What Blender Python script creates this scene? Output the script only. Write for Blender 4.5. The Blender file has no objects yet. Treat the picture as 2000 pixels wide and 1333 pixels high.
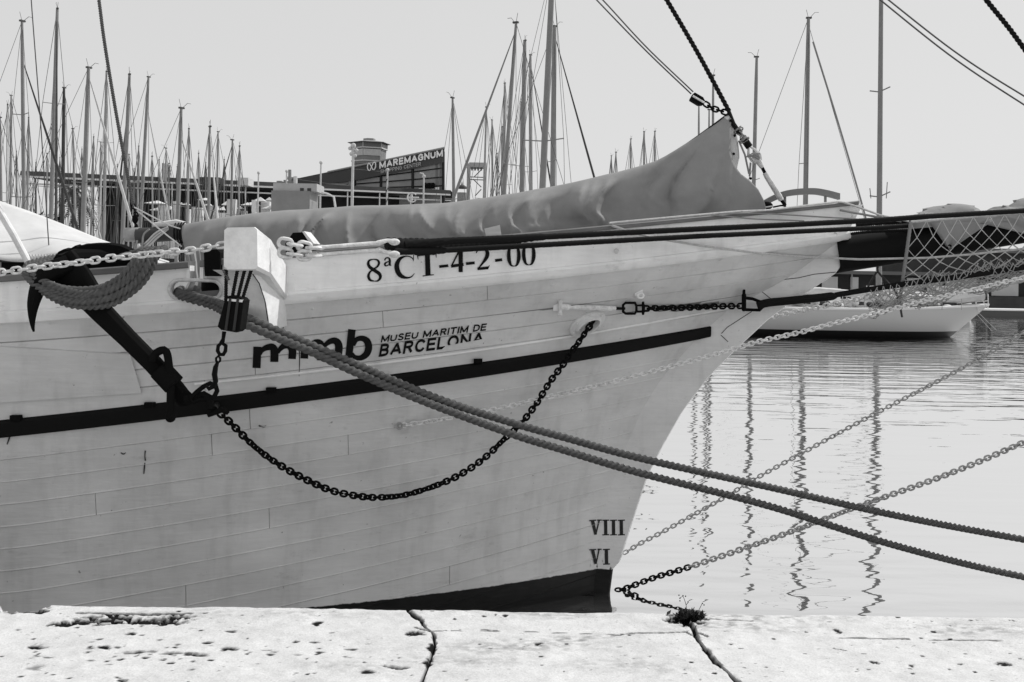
import bpy, bmesh, math, random
import numpy as np
from mathutils import Vector, Matrix

random.seed(7)
rng = np.random.default_rng(7)
scene = bpy.context.scene
C = scene.collection
R = math.radians

# ------------------------------------------------------------------ camera
EYE = 2.6            # metres above the water; quay top is 1.0
ROLL = R(1.0)
HOR = 530.0          # horizon row (photo pixels) at the picture centre
cam = bpy.data.cameras.new('camera')
cam_o = bpy.data.objects.new('camera', cam)
C.objects.link(cam_o)
cam.sensor_width = 36.0
cam.lens = 36.0
cam.shift_y = -(666.5 - HOR) / 2000.0
cam.clip_start = 0.05
cam.clip_end = 3000
_cr, _sr = math.cos(ROLL), math.sin(ROLL)
cam_o.matrix_world = Matrix(((_cr, -_sr, 0, 0), (0, 0, -1, 0), (_sr, _cr, 0, EYE), (0, 0, 0, 1)))
scene.camera = cam_o

# ------------------------------------------------------------------ light
SUN_EL, SUN_AZ = R(48), R(58)       # azimuth measured from straight ahead to the right
sd = Vector((math.sin(SUN_AZ) * math.cos(SUN_EL), math.cos(SUN_AZ) * math.cos(SUN_EL), math.sin(SUN_EL)))
world = bpy.data.worlds.new('World')
scene.world = world
world.use_nodes = True
wn = world.node_tree
wn.nodes.clear()
w_out = wn.nodes.new('ShaderNodeOutputWorld')
w_bg = wn.nodes.new('ShaderNodeBackground')
w_sky = wn.nodes.new('ShaderNodeTexSky')
w_sky.sky_type = 'NISHITA'
w_sky.sun_disc = False
w_sky.sun_elevation = SUN_EL
w_sky.sun_rotation = SUN_AZ
w_sky.dust_density = 2.0
w_bw = wn.nodes.new('ShaderNodeRGBToBW')          # black and white photograph
w_pow = wn.nodes.new('ShaderNodeMath'); w_pow.operation = 'POWER'; w_pow.inputs[1].default_value = 0.12
w_mul = wn.nodes.new('ShaderNodeMath'); w_mul.operation = 'MULTIPLY'; w_mul.inputs[1].default_value = 6.0
wn.links.new(w_sky.outputs[0], w_bw.inputs[0])
wn.links.new(w_bw.outputs[0], w_pow.inputs[0])
wn.links.new(w_pow.outputs[0], w_mul.inputs[0])
wn.links.new(w_mul.outputs[0], w_bg.inputs[0])
w_bg.inputs[1].default_value = 0.10
wn.links.new(w_bg.outputs[0], w_out.inputs[0])
sun = bpy.data.lights.new('sun', 'SUN')
sun.energy = 3.4
sun.angle = R(0.5)
sun.color = (1.0, 0.995, 0.985)
sun_o = bpy.data.objects.new('sun', sun)
C.objects.link(sun_o)
sun_o.rotation_euler = sd.to_track_quat('Z', 'Y').to_euler()
sun_o.location = (8, 6, 20)
scene.view_settings.view_transform = 'Standard'
scene.view_settings.look = 'None'
scene.view_settings.exposure = 0.0
scene.view_settings.gamma = 1.0
scene.view_settings.use_curve_mapping = False
scene.cycles.max_bounces = 8
scene.cycles.use_denoising = True


# ------------------------------------------------------------------ helpers
def ray(x, y):
    """direction (with y = 1) of photo pixel x, y"""
    a = (x - 1000.0) / 2000.0
    b = (HOR - y) / 2000.0
    return (_cr * a - _sr * b, 1.0, _sr * a + _cr * b)


def pix(x, y, Y):
    d = ray(x, y)
    return Vector((d[0] * Y, Y, EYE + d[2] * Y))


def ground(x, y, z=0.0):
    d = ray(x, y)
    Y = (z - EYE) / d[2]
    return Vector((d[0] * Y, Y, z))


def link(o, parent=None):
    C.objects.link(o)
    if parent is not None:
        o.parent = parent
        p, M = parent, Matrix.Identity(4)
        t = Vector((0, 0, 0))
        while p is not None:
            t += p.location
            p = p.parent
        if parent.type == 'EMPTY':
            o.matrix_parent_inverse = Matrix.Translation(-t)
    return o


def thing(name, label, cat, loc=(0, 0, 0), group=None):
    o = bpy.data.objects.new(name, None)
    o.empty_display_size = 0.1
    C.objects.link(o)
    o.location = loc
    o['label'] = label
    o['category'] = cat
    if group:
        o['group'] = group
    return o


def tag(o, label, cat, group=None):
    o['label'] = label
    o['category'] = cat
    if group:
        o['group'] = group
    return o


class MB:
    def __init__(s):
        s.v, s.f = [], []

    def add(s, vs, fs):
        n = len(s.v)
        s.v += [tuple(v) for v in vs]
        s.f += [tuple(i + n for i in f) for f in fs]
        return s

    def grid(s, pts, cu=False, cv=False):
        """pts[i][j]"""
        nu, nv = len(pts), len(pts[0])
        vs = [p for row in pts for p in row]
        fs = []
        for i in range(nu if cu else nu - 1):
            for j in range(nv if cv else nv - 1):
                a = i * nv + j; b = ((i + 1) % nu) * nv + j
                c = ((i + 1) % nu) * nv + (j + 1) % nv; d = i * nv + (j + 1) % nv
                fs.append((a, b, c, d))
        return s.add(vs, fs)

    def box(s, lo, hi):
        x0, y0, z0 = lo; x1, y1, z1 = hi
        return s.add([(x0, y0, z0), (x1, y0, z0), (x1, y1, z0), (x0, y1, z0), (x0, y0, z1), (x1, y0, z1), (x1, y1, z1), (x0, y1, z1)],
                     [(0, 3, 2, 1), (4, 5, 6, 7), (0, 1, 5, 4), (1, 2, 6, 5), (2, 3, 7, 6), (3, 0, 4, 7)])

    def prism(s, poly, off):
        """poly: list of points (closed loop), off: vector"""
        n = len(poly); off = Vector(off)
        a = [Vector(p) for p in poly]; b = [p + off for p in a]
        fs = [tuple(range(n - 1, -1, -1)), tuple(range(n, 2 * n))]
        for i in range(n):
            j = (i + 1) % n
            fs.append((i, j, n + j, n + i))
        return s.add(a + b, fs)

    def tube(s, path, r, n=8, closed=False, caps=True, lobes=0, pitch=0.1, depth=0.22, flat=1.0):
        path = [Vector(p) for p in path]
        m = len(path)
        rr = r if hasattr(r, '__len__') else [r] * m
        rings = []
        up = None
        dist = 0.0
        for i in range(m):
            if closed:
                t = path[(i + 1) % m] - path[i - 1]
            else:
                t = path[min(i + 1, m - 1)] - path[max(i - 1, 0)]
            if t.length < 1e-9:
                t = Vector((1, 0, 0))
            t.normalize()
            if up is None:
                up = Vector((0, 0, 1)) if abs(t.z) < 0.9 else Vector((0, -1, 0))
            up = (up - t * up.dot(t))
            if up.length < 1e-6:
                up = Vector((0, 1, 0))
            up.normalize()
            sd_ = t.cross(up)
            if i:
                dist += (path[i] - path[i - 1]).length
            ring = []
            for k in range(n):
                a = 2 * math.pi * k / n
                q = rr[i]
                if lobes:
                    q *= 1 - depth + depth * abs(math.cos(lobes * 0.5 * (a - 2 * math.pi * dist / pitch))) * 1.25
                ring.append(path[i] + up * (math.sin(a) * q) + sd_ * (math.cos(a) * q * flat))
            rings.append(ring)
        base = len(s.v)
        s.grid(rings, cu=closed, cv=True)
        if caps and not closed:
            s.f.append(tuple(base + k for k in range(n)))
            s.f.append(tuple(base + (m - 1) * n + k for k in range(n - 1, -1, -1)))
        return s

    def ball(s, c, r, n=10, m=6, sq=(1, 1, 1)):
        c = Vector(c)
        rows = []
        for i in range(m + 1):
            th = math.pi * i / m
            rows.append([c + Vector((math.sin(th) * math.cos(2 * math.pi * k / n) * r * sq[0], math.sin(th) * math.sin(2 * math.pi * k / n) * r * sq[1], math.cos(th) * r * sq[2])) for k in range(n)])
        return s.grid(rows, cv=True)

    def build(s, name, m, parent=None, smooth=True, angle=35):
        me = bpy.data.meshes.new(name)
        me.from_pydata([tuple(v) for v in s.v], [], s.f)
        bm = bmesh.new(); bm.from_mesh(me)
        bmesh.ops.recalc_face_normals(bm, faces=bm.faces)
        bm.to_mesh(me); bm.free()
        if m is not None:
            me.materials.append(m)
        if smooth:
            me.shade_smooth()
            try:
                me.set_sharp_from_angle(angle=R(angle))
            except Exception:
                pass
        o = bpy.data.objects.new(name, me)
        return link(o, parent)


def cr(pts, step=None, n=None):
    """Catmull-Rom resample of 3D points"""
    P = [np.array(p, float) for p in pts]
    P = [2 * P[0] - P[1]] + P + [2 * P[-1] - P[-2]]
    out = []
    for i in range(1, len(P) - 2):
        for t in np.linspace(0, 1, 24, endpoint=False):
            a, b, c, d = P[i - 1], P[i], P[i + 1], P[i + 2]
            out.append(0.5 * ((2 * b) + (-a + c) * t + (2 * a - 5 * b + 4 * c - d) * t * t + (-a + 3 * b - 3 * c + d) * t ** 3))
    out.append(P[-2])
    out = np.array(out)
    L = np.concatenate([[0], np.cumsum(np.linalg.norm(np.diff(out, axis=0), axis=1))])
    if n is None:
        n = max(2, int(round(L[-1] / step)) + 1)
    s = np.linspace(0, L[-1], n)
    return [Vector((np.interp(q, L, out[:, 0]), np.interp(q, L, out[:, 1]), np.interp(q, L, out[:, 2]))) for q in s]


# ------------------------------------------------------------------ materials
_mats = {}


def mat(name, col, rough=0.6, metal=0.0, spec=0.3, var=0.0, vscale=6.0, bump=0.0, bscale=40.0, stretch=(1, 1, 1)):
    if name in _mats:
        return _mats[name]
    m = bpy.data.materials.new(name)
    m.use_nodes = True
    nt = m.node_tree
    p = nt.nodes['Principled BSDF']
    p.inputs['Base Color'].default_value = (col, col, col, 1)
    p.inputs['Roughness'].default_value = rough
    p.inputs['Metallic'].default_value = metal
    p.inputs['Specular IOR Level'].default_value = spec
    if var or bump:
        g = nt.nodes.new('ShaderNodeNewGeometry')
        mp = nt.nodes.new('ShaderNodeMapping'); mp.inputs['Scale'].default_value = stretch
        nt.links.new(g.outputs['Position'], mp.inputs['Vector'])
    if var:
        nz = nt.nodes.new('ShaderNodeTexNoise'); nz.inputs['Scale'].default_value = vscale
        nz.inputs['Detail'].default_value = 8; nz.inputs['Roughness'].default_value = 0.65
        nt.links.new(mp.outputs[0], nz.inputs['Vector'])
        mr = nt.nodes.new('ShaderNodeMapRange')
        mr.inputs['From Min'].default_value = 0.3; mr.inputs['From Max'].default_value = 0.7
        mr.inputs['To Min'].default_value = col * (1 - var); mr.inputs['To Max'].default_value = min(0.9, col * (1 + var))
        nt.links.new(nz.outputs['Fac'], mr.inputs['Value'])
        nt.links.new(mr.outputs[0], p.inputs['Base Color'])
    if bump:
        nb = nt.nodes.new('ShaderNodeTexNoise'); nb.inputs['Scale'].default_value = bscale
        nb.inputs['Detail'].default_value = 6
        nt.links.new(mp.outputs[0], nb.inputs['Vector'])
        bp = nt.nodes.new('ShaderNodeBump'); bp.inputs['Strength'].default_value = bump; bp.inputs['Distance'].default_value = 0.01
        nt.links.new(nb.outputs['Fac'], bp.inputs['Height'])
        nt.links.new(bp.outputs[0], p.inputs['Normal'])
    _mats[name] = m
    return m


def hull_paint(name, col, boot=False):
    """old oil paint on planks: faint brush grain, grime streaks, scuffs; anti-fouling below the waterline"""
    m = bpy.data.materials.new(name)
    m.use_nodes = True
    nt = m.node_tree; N = nt.nodes; L = nt.links
    p = N['Principled BSDF']
    p.inputs['Roughness'].default_value = 0.55
    p.inputs['Specular IOR Level'].default_value = 0.25
    g = N.new('ShaderNodeNewGeometry')
    def noise(scale, st, det=8, rg=0.6):
        mp = N.new('ShaderNodeMapping'); mp.inputs['Scale'].default_value = st
        L.new(g.outputs['Position'], mp.inputs['Vector'])
        nz = N.new('ShaderNodeTexNoise'); nz.inputs['Scale'].default_value = scale; nz.inputs['Detail'].default_value = det; nz.inputs['Roughness'].default_value = rg
        L.new(mp.outputs[0], nz.inputs['Vector'])
        return nz.outputs['Fac']
    def mrange(v, a, b, c, d):
        r = N.new('ShaderNodeMapRange'); r.inputs['From Min'].default_value = a; r.inputs['From Max'].default_value = b
        r.inputs['To Min'].default_value = c; r.inputs['To Max'].default_value = d
        L.new(v, r.inputs['Value']); return r.outputs[0]
    def mul(a, b):
        q = N.new('ShaderNodeMath'); q.operation = 'MULTIPLY'; L.new(a, q.inputs[0]); L.new(b, q.inputs[1]); return q.outputs[0]
    cloud = mrange(noise(1.9, (1, 1, 1.6)), 0.3, 0.7, col * 0.86, col * 1.08)
    streak = mrange(noise(7.0, (1, 1, 0.12)), 0.50, 0.8, 1.0, 0.80)
    grain = mrange(noise(16.0, (0.25, 0.25, 3.0)), 0.3, 0.7, 0.965, 1.03)
    spots = mul(mrange(noise(24.0, (1, 1, 1), 3), 0.71, 0.75, 1.0, 0.45), mrange(noise(5.0, (1, 1, 2.5), 10, .75), 0.58, 0.70, 1.0, 0.82))
    v = mul(mul(mul(cloud, streak), grain), spots)
    if boot:
        sx = N.new('ShaderNodeSeparateXYZ'); L.new(g.outputs['Position'], sx.inputs[0])
        nz = noise(18.0, (1, 1, 0.6), 6)
        off = mrange(nz, 0.0, 1.0, -0.012, 0.012)
        ad = N.new('ShaderNodeMath'); ad.operation = 'ADD'; L.new(sx.outputs['Z'], ad.inputs[0]); L.new(off, ad.inputs[1])
        k = mrange(ad.outputs[0], 0.197, 0.203, 0.0, 1.0)
        dark = mrange(noise(9.0, (1, 1, 3)), 0.3, 0.75, 0.004, 0.010)
        # paint loss just above the boot top, near the stem
        loss = mrange(noise(26.0, (1, 1, 0.5), 7), 0.60, 0.66, 1.0, 0.12)
        lx = mrange(sx.outputs['X'], 0.62, 0.74, 0.0, 1.0)
        lz = mrange(sx.outputs['Z'], 0.33, 0.26, 0.0, 1.0)
        lm = N.new('ShaderNodeMath'); lm.operation = 'MULTIPLY'; L.new(lx, lm.inputs[0]); L.new(lz, lm.inputs[1])
        lo = N.new('ShaderNodeMix'); lo.data_type = 'FLOAT'; lo.inputs['A'].default_value = 1.0
        L.new(lm.outputs[0], lo.inputs['Factor']); L.new(loss, lo.inputs['B'])
        v = mul(v, lo.outputs['Result'])
        mx = N.new('ShaderNodeMix'); mx.data_type = 'FLOAT'
        L.new(k, mx.inputs['Factor']); L.new(dark, mx.inputs['A']); L.new(v, mx.inputs['B'])
        v = mx.outputs['Result']
    L.new(v, p.inputs['Base Color'])
    bp = N.new('ShaderNodeBump'); bp.inputs['Strength'].default_value = 0.35; bp.inputs['Distance'].default_value = 0.006
    L.new(noise(22.0, (0.2, 0.2, 2.2)), bp.inputs['Height'])
    b2 = N.new('ShaderNodeBump'); b2.inputs['Strength'].default_value = 0.24; b2.inputs['Distance'].default_value = 0.05
    L.new(noise(3.0, (0.5, 0.5, 1.6), 4), b2.inputs['Height']); L.new(bp.outputs[0], b2.inputs['Normal'])
    L.new(b2.outputs[0], p.inputs['Normal'])
    return m


M_hull = hull_paint('hull_paint', 0.66, boot=True)
M_bul = hull_paint('bulwark_paint', 0.86)
M_stem = hull_paint('stem_paint', 0.73, boot=True)
M_black = mat('black_paint', 0.0105, 0.75, spec=0.06)
M_iron = mat('black_iron', 0.007, 0.85, spec=0.04)
M_white = mat('white_paint', 0.68, 0.55, var=0.16, vscale=9, bump=0.35, bscale=45, stretch=(1, .35, 1))
M_whiteiron = mat('white_painted_iron', 0.62, 0.5, var=0.25, vscale=30, bump=0.3, bscale=90)
M_greychain = mat('grey_galvanised_chain', 0.34, 0.6, var=0.3, vscale=20)
M_cap = mat('rail_cap_grey', 0.15, 0.6, var=0.25, vscale=8, bump=0.2, bscale=30, stretch=(0.3, 1, 1))
M_rope = mat('hemp_rope', 0.105, 0.9, spec=0.1, var=0.25, vscale=40, bump=0.5, bscale=260)
M_tar = mat('tarred_rope', 0.011, 0.85, spec=0.1)
M_lightrope = mat('light_rope', 0.5, 0.9, var=0.2, vscale=40)
M_greyrope = mat('grey_rope', 0.26, 0.9, spec=0.1)
M_palechain = mat('pale_painted_chain', 0.72, 0.6, var=0.2, vscale=20)
M_canvas2 = mat('light_grey_canvas', 0.27, 0.85, spec=0.1, var=0.12, vscale=5)
M_canvas = mat('grey_canvas', 0.26, 0.85, spec=0.15, var=0.13, vscale=3.0, bump=0.18, bscale=320)
M_whitecanvas = mat('white_canvas', 0.58, 0.85, spec=0.1, var=0.08, vscale=5, bump=0.15, bscale=200)
M_deck = mat('deck_planks', 0.30, 0.8, var=0.2, vscale=8)
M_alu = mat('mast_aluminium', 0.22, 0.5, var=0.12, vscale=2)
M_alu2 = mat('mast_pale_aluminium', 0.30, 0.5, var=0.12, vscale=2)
M_wood = mat('dark_mast', 0.045, 0.6, var=0.3, vscale=3)
M_wire = mat('rigging_wire', 0.06, 0.5)
M_gel = mat('white_gelcoat', 0.72, 0.35, var=0.06, vscale=1.5)
M_dkblue = mat('dark_gelcoat', 0.03, 0.35)
M_glassd = mat('dark_window', 0.02, 0.15, spec=0.5)
M_cover = mat('sail_cover', 0.06, 0.9, var=0.2, vscale=3)
M_pale = mat('pale_cover', 0.55, 0.9, var=0.12, vscale=3)

# ================================================================== water, quay
def make_water():
    m = bpy.data.materials.new('harbour_water')
    m.use_nodes = True
    nt = m.node_tree; N = nt.nodes; L = nt.links
    N.remove(N['Principled BSDF'])
    out = N['Material Output']
    gl = N.new('ShaderNodeBsdfGlossy'); gl.inputs['Color'].default_value = (0.97, 0.97, 0.97, 1); gl.inputs['Roughness'].default_value = 0.015
    df = N.new('ShaderNodeBsdfDiffuse'); df.inputs['Color'].default_value = (0.09, 0.09, 0.09, 1)
    lw = N.new('ShaderNodeLayerWeight')
    fr = N.new('ShaderNodeMapRange'); fr.interpolation_type = 'SMOOTHSTEP'
    fr.inputs['From Min'].default_value = 0.25; fr.inputs['From Max'].default_value = 0.78; fr.inputs['To Min'].default_value = 0.03; fr.inputs['To Max'].default_value = 1.0
    L.new(lw.outputs['Facing'], fr.inputs['Value'])
    ms = N.new('ShaderNodeMixShader'); L.new(fr.outputs[0], ms.inputs[0]); L.new(df.outputs[0], ms.inputs[1]); L.new(gl.outputs[0], ms.inputs[2])
    L.new(ms.outputs[0], out.inputs['Surface'])
    g = N.new('ShaderNodeNewGeometry')
    def noise(scale, st, det, rot=0.0, dist=0.0):
        mp = N.new('ShaderNodeMapping'); mp.inputs['Scale'].default_value = st; mp.inputs['Rotation'].default_value = (0, 0, rot)
        L.new(g.outputs['Position'], mp.inputs['Vector'])
        nz = N.new('ShaderNodeTexNoise'); nz.inputs['Scale'].default_value = scale; nz.inputs['Detail'].default_value = det
        nz.inputs['Distortion'].default_value = dist
        L.new(mp.outputs[0], nz.inputs['Vector'])
        return nz.outputs['Fac']
    nrm = None
    for sc_, st, det, rot, stg, dist_ in ((0.9, (0.45, 1.8, 1), 2, R(-14), 0.45, 0.075), (2.6, (0.6, 1.4, 1), 2, R(-9), 0.30, 0.018), (14.0, (0.7, 1.4, 1), 1, R(8), 0.06, 0.004)):
        b = N.new('ShaderNodeBump'); b.inputs['Strength'].default_value = stg; b.inputs['Distance'].default_value = dist_
        L.new(noise(sc_, st, det, rot), b.inputs['Height'])
        if nrm is not None:
            L.new(nrm, b.inputs['Normal'])
        nrm = b.outputs[0]
    L.new(nrm, gl.inputs['Normal']); L.new(nrm, lw.inputs['Normal'])
    o = MB().add([(-900, -40, 0), (900, -40, 0), (900, 1500, 0), (-900, 1500, 0)], [(0, 1, 2, 3)]).build('water', m, None, smooth=False)
    o['kind'] = 'structure'
    return o


make_water()
QZ = 1.0
KQ = (EYE - QZ) / 1.6


def vnoise(x, y, seed):
    r = np.random.default_rng(seed)
    T = r.random((256, 256))
    xi = np.floor(x).astype(int); yi = np.floor(y).astype(int)
    fx = x - xi; fy = y - yi
    fx = fx * fx * (3 - 2 * fx); fy = fy * fy * (3 - 2 * fy)
    a = T[xi & 255, yi & 255]; b = T[(xi + 1) & 255, yi & 255]; c = T[xi & 255, (yi + 1) & 255]; d = T[(xi + 1) & 255, (yi + 1) & 255]
    return (a * (1 - fx) + b * fx) * (1 - fy) + (c * (1 - fx) + d * fx) * fy


def fbm(x, y, seed, o=4, g=0.5):
    s = 0; a = 1; t = 0
    for i in range(o):
        s = s + a * vnoise(x * 2 ** i, y * 2 ** i, seed + i); t += a; a *= g
    return s / t


def seg_dist(X, Y, pts):
    d = np.full(X.shape, 9.0)
    for (x0, y0), (x1, y1) in zip(pts[:-1], pts[1:]):
        dx, dy = x1 - x0, y1 - y0
        t = np.clip(((X - x0) * dx + (Y - y0) * dy) / (dx * dx + dy * dy + 1e-12), 0, 1)
        d = np.minimum(d, np.hypot(X - x0 - t * dx, Y - y0 - t * dy))
    return d


def quay_material():
    m = bpy.data.materials.new('quay_concrete')
    m.use_nodes = True
    nt = m.node_tree; N = nt.nodes; L = nt.links
    p = N['Principled BSDF']
    p.inputs['Roughness'].default_value = 0.9
    p.inputs['Specular IOR Level'].default_value = 0.1
    g = N.new('ShaderNodeNewGeometry')
    at = N.new('ShaderNodeAttribute'); at.attribute_name = 'dirt'
    def noise(scale, det=6, st=(1, 1, 1)):
        mp = N.new('ShaderNodeMapping'); mp.inputs['Scale'].default_value = st
        L.new(g.outputs['Position'], mp.inputs['Vector'])
        nz = N.new('ShaderNodeTexNoise'); nz.inputs['Scale'].default_value = scale; nz.inputs['Detail'].default_value = det; nz.inputs['Roughness'].default_value = 0.65
        L.new(mp.outputs[0], nz.inputs['Vector']); return nz.outputs['Fac']
    def mrange(v, a, b, c, d):
        r = N.new('ShaderNodeMapRange'); r.inputs['From Min'].default_value = a; r.inputs['From Max'].default_value = b
        r.inputs['To Min'].default_value = c; r.inputs['To Max'].default_value = d
        L.new(v, r.inputs['Value']); return r.outputs[0]
    def mul(a, b):
        q = N.new('ShaderNodeMath'); q.operation = 'MULTIPLY'; L.new(a, q.inputs[0]); L.new(b, q.inputs[1]); return q.outputs[0]
    v = mrange(noise(2.2), 0.3, 0.7, 0.56, 0.65)
    v = mul(v, mrange(noise(11.0), 0.38, 0.75, 1.05, 0.84))
    v = mul(v, mrange(noise(120.0, 5), 0.3, 0.7, 0.82, 1.10))
    # scattered lichen and oil specks
    sp = mul(mrange(noise(38.0, 4, (0.6, 1, 1)), 0.63, 0.67, 0.0, 1.0), mrange(noise(3.0, 4), 0.40, 0.60, 0.0, 1.0))
    v = mul(v, mrange(sp, 0.0, 1.0, 1.0, 0.30))
    mx = N.new('ShaderNodeMix'); mx.data_type = 'FLOAT'; mx.inputs['B'].default_value = 0.008
    L.new(at.outputs['Fac'], mx.inputs['Factor']); L.new(v, mx.inputs['A'])
    L.new(mx.outputs['Result'], p.inputs['Base Color'])
    b = N.new('ShaderNodeBump'); b.inputs['Strength'].default_value = 0.5; b.inputs['Distance'].default_value = 0.006
    L.new(noise(60.0, 8), b.inputs['Height']); L.new(b.outputs[0], p.inputs['Normal'])
    return m


def qpt(x, y):
    g = ground(x, y, QZ)
    return (g.x, g.y)


def make_quay():
    M_q = quay_material()
    q = MB().box((-40, -12, -2.5), (40, 3.55 * KQ, QZ - 0.002)).build('quay', M_q, None, smooth=False)
    q['kind'] = 'structure'
    J0 = [qpt(788, 1183), qpt(800, 1195), qpt(822, 1212), qpt(832, 1226), qpt(846, 1236), qpt(850, 1258), qpt(846, 1270), qpt(836, 1300), qpt(822, 1333), (-0.38 * KQ, 3.54 * KQ)]
    J1 = [qpt(1330, 1196), qpt(1343, 1215), qpt(1352, 1222), qpt(1358, 1240), qpt(1372, 1262), qpt(1400, 1295), qpt(1445, 1335), (0.92 * KQ, 3.54 * KQ)]
    cracks = [([qpt(1195, 1242), qpt(1240, 1237), qpt(1300, 1236), qpt(1340, 1233), qpt(1352, 1240)], .006), ([qpt(1358, 1233), qpt(1382, 1243)], .005),
              ([qpt(1640, 1245), qpt(1680, 1245), qpt(1775, 1249)], .005), ([qpt(1815, 1250), qpt(1850, 1249), qpt(1955, 1253)], .005),
              ([qpt(810, 1225), qpt(842, 1233)], .006), ([qpt(848, 1233), qpt(872, 1232)], .004), ([qpt(940, 1229), qpt(970, 1231)], .004),
              ([qpt(880, 1232), qpt(1010, 1232), qpt(1200, 1239)], .0018), ([qpt(1350, 1208), qpt(1400, 1210), qpt(1470, 1213)], .004), ([qpt(150, 1196), qpt(250, 1197), qpt(372, 1199)], .011), ([qpt(1625, 1264), qpt(1655, 1271)], .003)]
    pits = [(45, 1190, 34, 7, .9), (75, 1193, 16, 5, 1), (215, 1208, 40, 7, .8), (300, 1212, 50, 7, .85), (118, 1218, 26, 4, .9), (305, 1214, 16, 4, 1), (180, 1212, 30, 6, .8), (340, 1206, 30, 5, .7),
            (72, 1263, 15, 3.5, .9), (205, 1265, 10, 2.5, .9), (68, 1305, 12, 4, .35), (240, 1332, 8, 3, 1), (253, 1239, 9, 3, .8), (810, 1237, 16, 4, .9), (837, 1293, 8, 7, 1), (845, 1264, 8, 5, .9),
            (1345, 1206, 26, 12, 1), (1325, 1210, 20, 6, .9), (770, 1303, 22, 2.5, .7), (720, 1313, 10, 3, .7), (1706, 1294, 9, 2.5, 1), (1780, 1301, 3, 2.5, 1), (1960, 1297, 12, 3, .8), (1635, 1232, 5, 3, 1), (1050, 1258, 10, 3, .7),
            (985, 1201, 5, 3, .9), (452, 1233, 8, 2, .8), (580, 1253, 6, 2, .8), (620, 1218, 8, 3, .8), (450, 1268, 12, 3, .6), (330, 1277, 20, 2, .6), (380, 1280, 16, 2.5, .6), (290, 1273, 20, 2, .7), (260, 1276, 18, 2, .5)]
    r = random.Random(4)
    for i in range(110):
        x = r.uniform(0, 2000); y = 1190 + 140 * r.random()
        pits.append((x, y, r.uniform(1.2, 4.5), r.uniform(0.6, 1.4), r.uniform(.5, 1)))
    for i in range(60):
        x = r.gauss(360, 180); y = r.gauss(1278, 12)
        pits.append((x, y, r.uniform(3, 9), r.uniform(0.8, 1.8), r.uniform(.4, .9)))
    slabs = [(-3.4, None, J0), (None, J0, J1), (3.4, J1, None)]
    def jx(J, Y):
        ys = np.array([p[1] for p in J])[::-1]; xs = np.array([p[0] for p in J])[::-1]
        return np.interp(Y, ys, xs)
    Y0, Y1 = 3.55 * KQ, 4.835 * KQ
    nv = 170
    tv = np.linspace(0, 1, nv)
    for si in range(3):
        nu = (390, 200, 330)[si]
        Yg = Y0 + (Y1 - Y0) * tv
        xl = np.full(nv, -3.4 * KQ) if si == 0 else jx(J0 if si == 1 else J1, Yg) + 0.0018
        xr = np.full(nv, 3.4 * KQ) if si == 2 else jx(J0 if si == 0 else J1, Yg) - 0.0018
        tu = np.linspace(0, 1, nu)
        X = xl[None, :] + (xr - xl)[None, :] * tu[:, None]
        edge_y = 4.81 * KQ + (X + 2.5 * KQ) * 0.011
        Y = Y0 + (edge_y - Y0) * tv[None, :]
        X = xl[None, :] * (1 - tu[:, None]) + xr[None, :] * tu[:, None]
        h = (fbm(X * 3, Y * 3, 11) - 0.5) * 0.02 + (fbm(X * 16, Y * 16, 21) - 0.5) * 0.006 + (fbm(X * 60, Y * 60, 31) - 0.5) * 0.002
        dirt = np.zeros(X.shape)
        nz = fbm(X * 45, Y * 45, 41, 3)
        nz2 = fbm(X * 14, Y * 14, 51, 3)
        for pts, wd in cracks:
            d = seg_dist(X, Y, pts) / (wd * (0.35 + 1.3 * nz))
            k = np.clip(1.3 - d, 0, 1)
            h -= 0.015 * k; dirt = np.maximum(dirt, k)
        for J in (J0, J1):
            d = seg_dist(X, Y, J) / (0.0065 * (0.1 + 2.2 * nz2 * nz2 * 2))
            k = np.clip(1.3 - d, 0, 1)
            h -= 0.02 * k; dirt = np.maximum(dirt, k)
        for (x, y, rx, ry, st) in pits:
            cx, cy = qpt(x, y)
            ax = rx / 2000 * cy; ay = abs(qpt(x, y - ry)[1] - qpt(x, y + ry)[1]) / 2
            if cx < X.min() - .3 or cx > X.max() + .3:
                continue
            e = np.hypot((X - cx) / ax, (Y - cy) / ay) * .85
            k = np.clip((1.25 - e) * 1.5 + (nz - 0.5) * 4.0 * np.clip(1.9 - e, 0, 1), 0, 1) * (e < 1.8)
            h -= min(0.012, 0.25 * ax) * k; dirt = np.maximum(dirt, k * st)
        for (x, y, rx, ry, st) in ((1010, 1262, 170, 14, .5), (1120, 1248, 90, 8, .6), (1450, 1222, 130, 12, .55), (1500, 1207, 150, 7, .6), (1900, 1230, 140, 12, .5), (900, 1290, 160, 10, .35), (1080, 1198, 120, 9, .45), (700, 1300, 120, 14, .3), (360, 1200, 140, 10, .3), (1230, 1300, 160, 14, .3), (600, 1200, 160, 8, .3)):
            cx, cy = qpt(x, y)
            ax = rx / 2000 * cy; ay = abs(qpt(x, y - ry)[1] - qpt(x, y + ry)[1]) / 2
            sl = .12 if x in (1010, 1120) else 0
            e2 = ((X - cx) / ax) ** 2 + ((Y - cy - (X - cx) * sl) / ay) ** 2
            k = np.exp(-e2) * np.clip((fbm(X * 30, Y * 50, 91, 4) - .36) * 3.2, 0, 1) * st
            dirt = np.maximum(dirt, k * .55)
        # spalled corner at the far left edge, rounded arris everywhere
        dd = edge_y - Y
        arr = np.clip(1 - dd / 0.03, 0, 1)
        h -= 0.012 * arr ** 2 * (0.4 + 1.2 * nz2)
        cx, cy = qpt(42, 1184)
        e = np.hypot((X - cx) / 0.11, (Y - cy - 0.01) / 0.07)
        k = np.clip((1.15 - e) * 3 + (nz2 - .5) * 1.5, 0, 1) * (e < 1.7)
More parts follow.
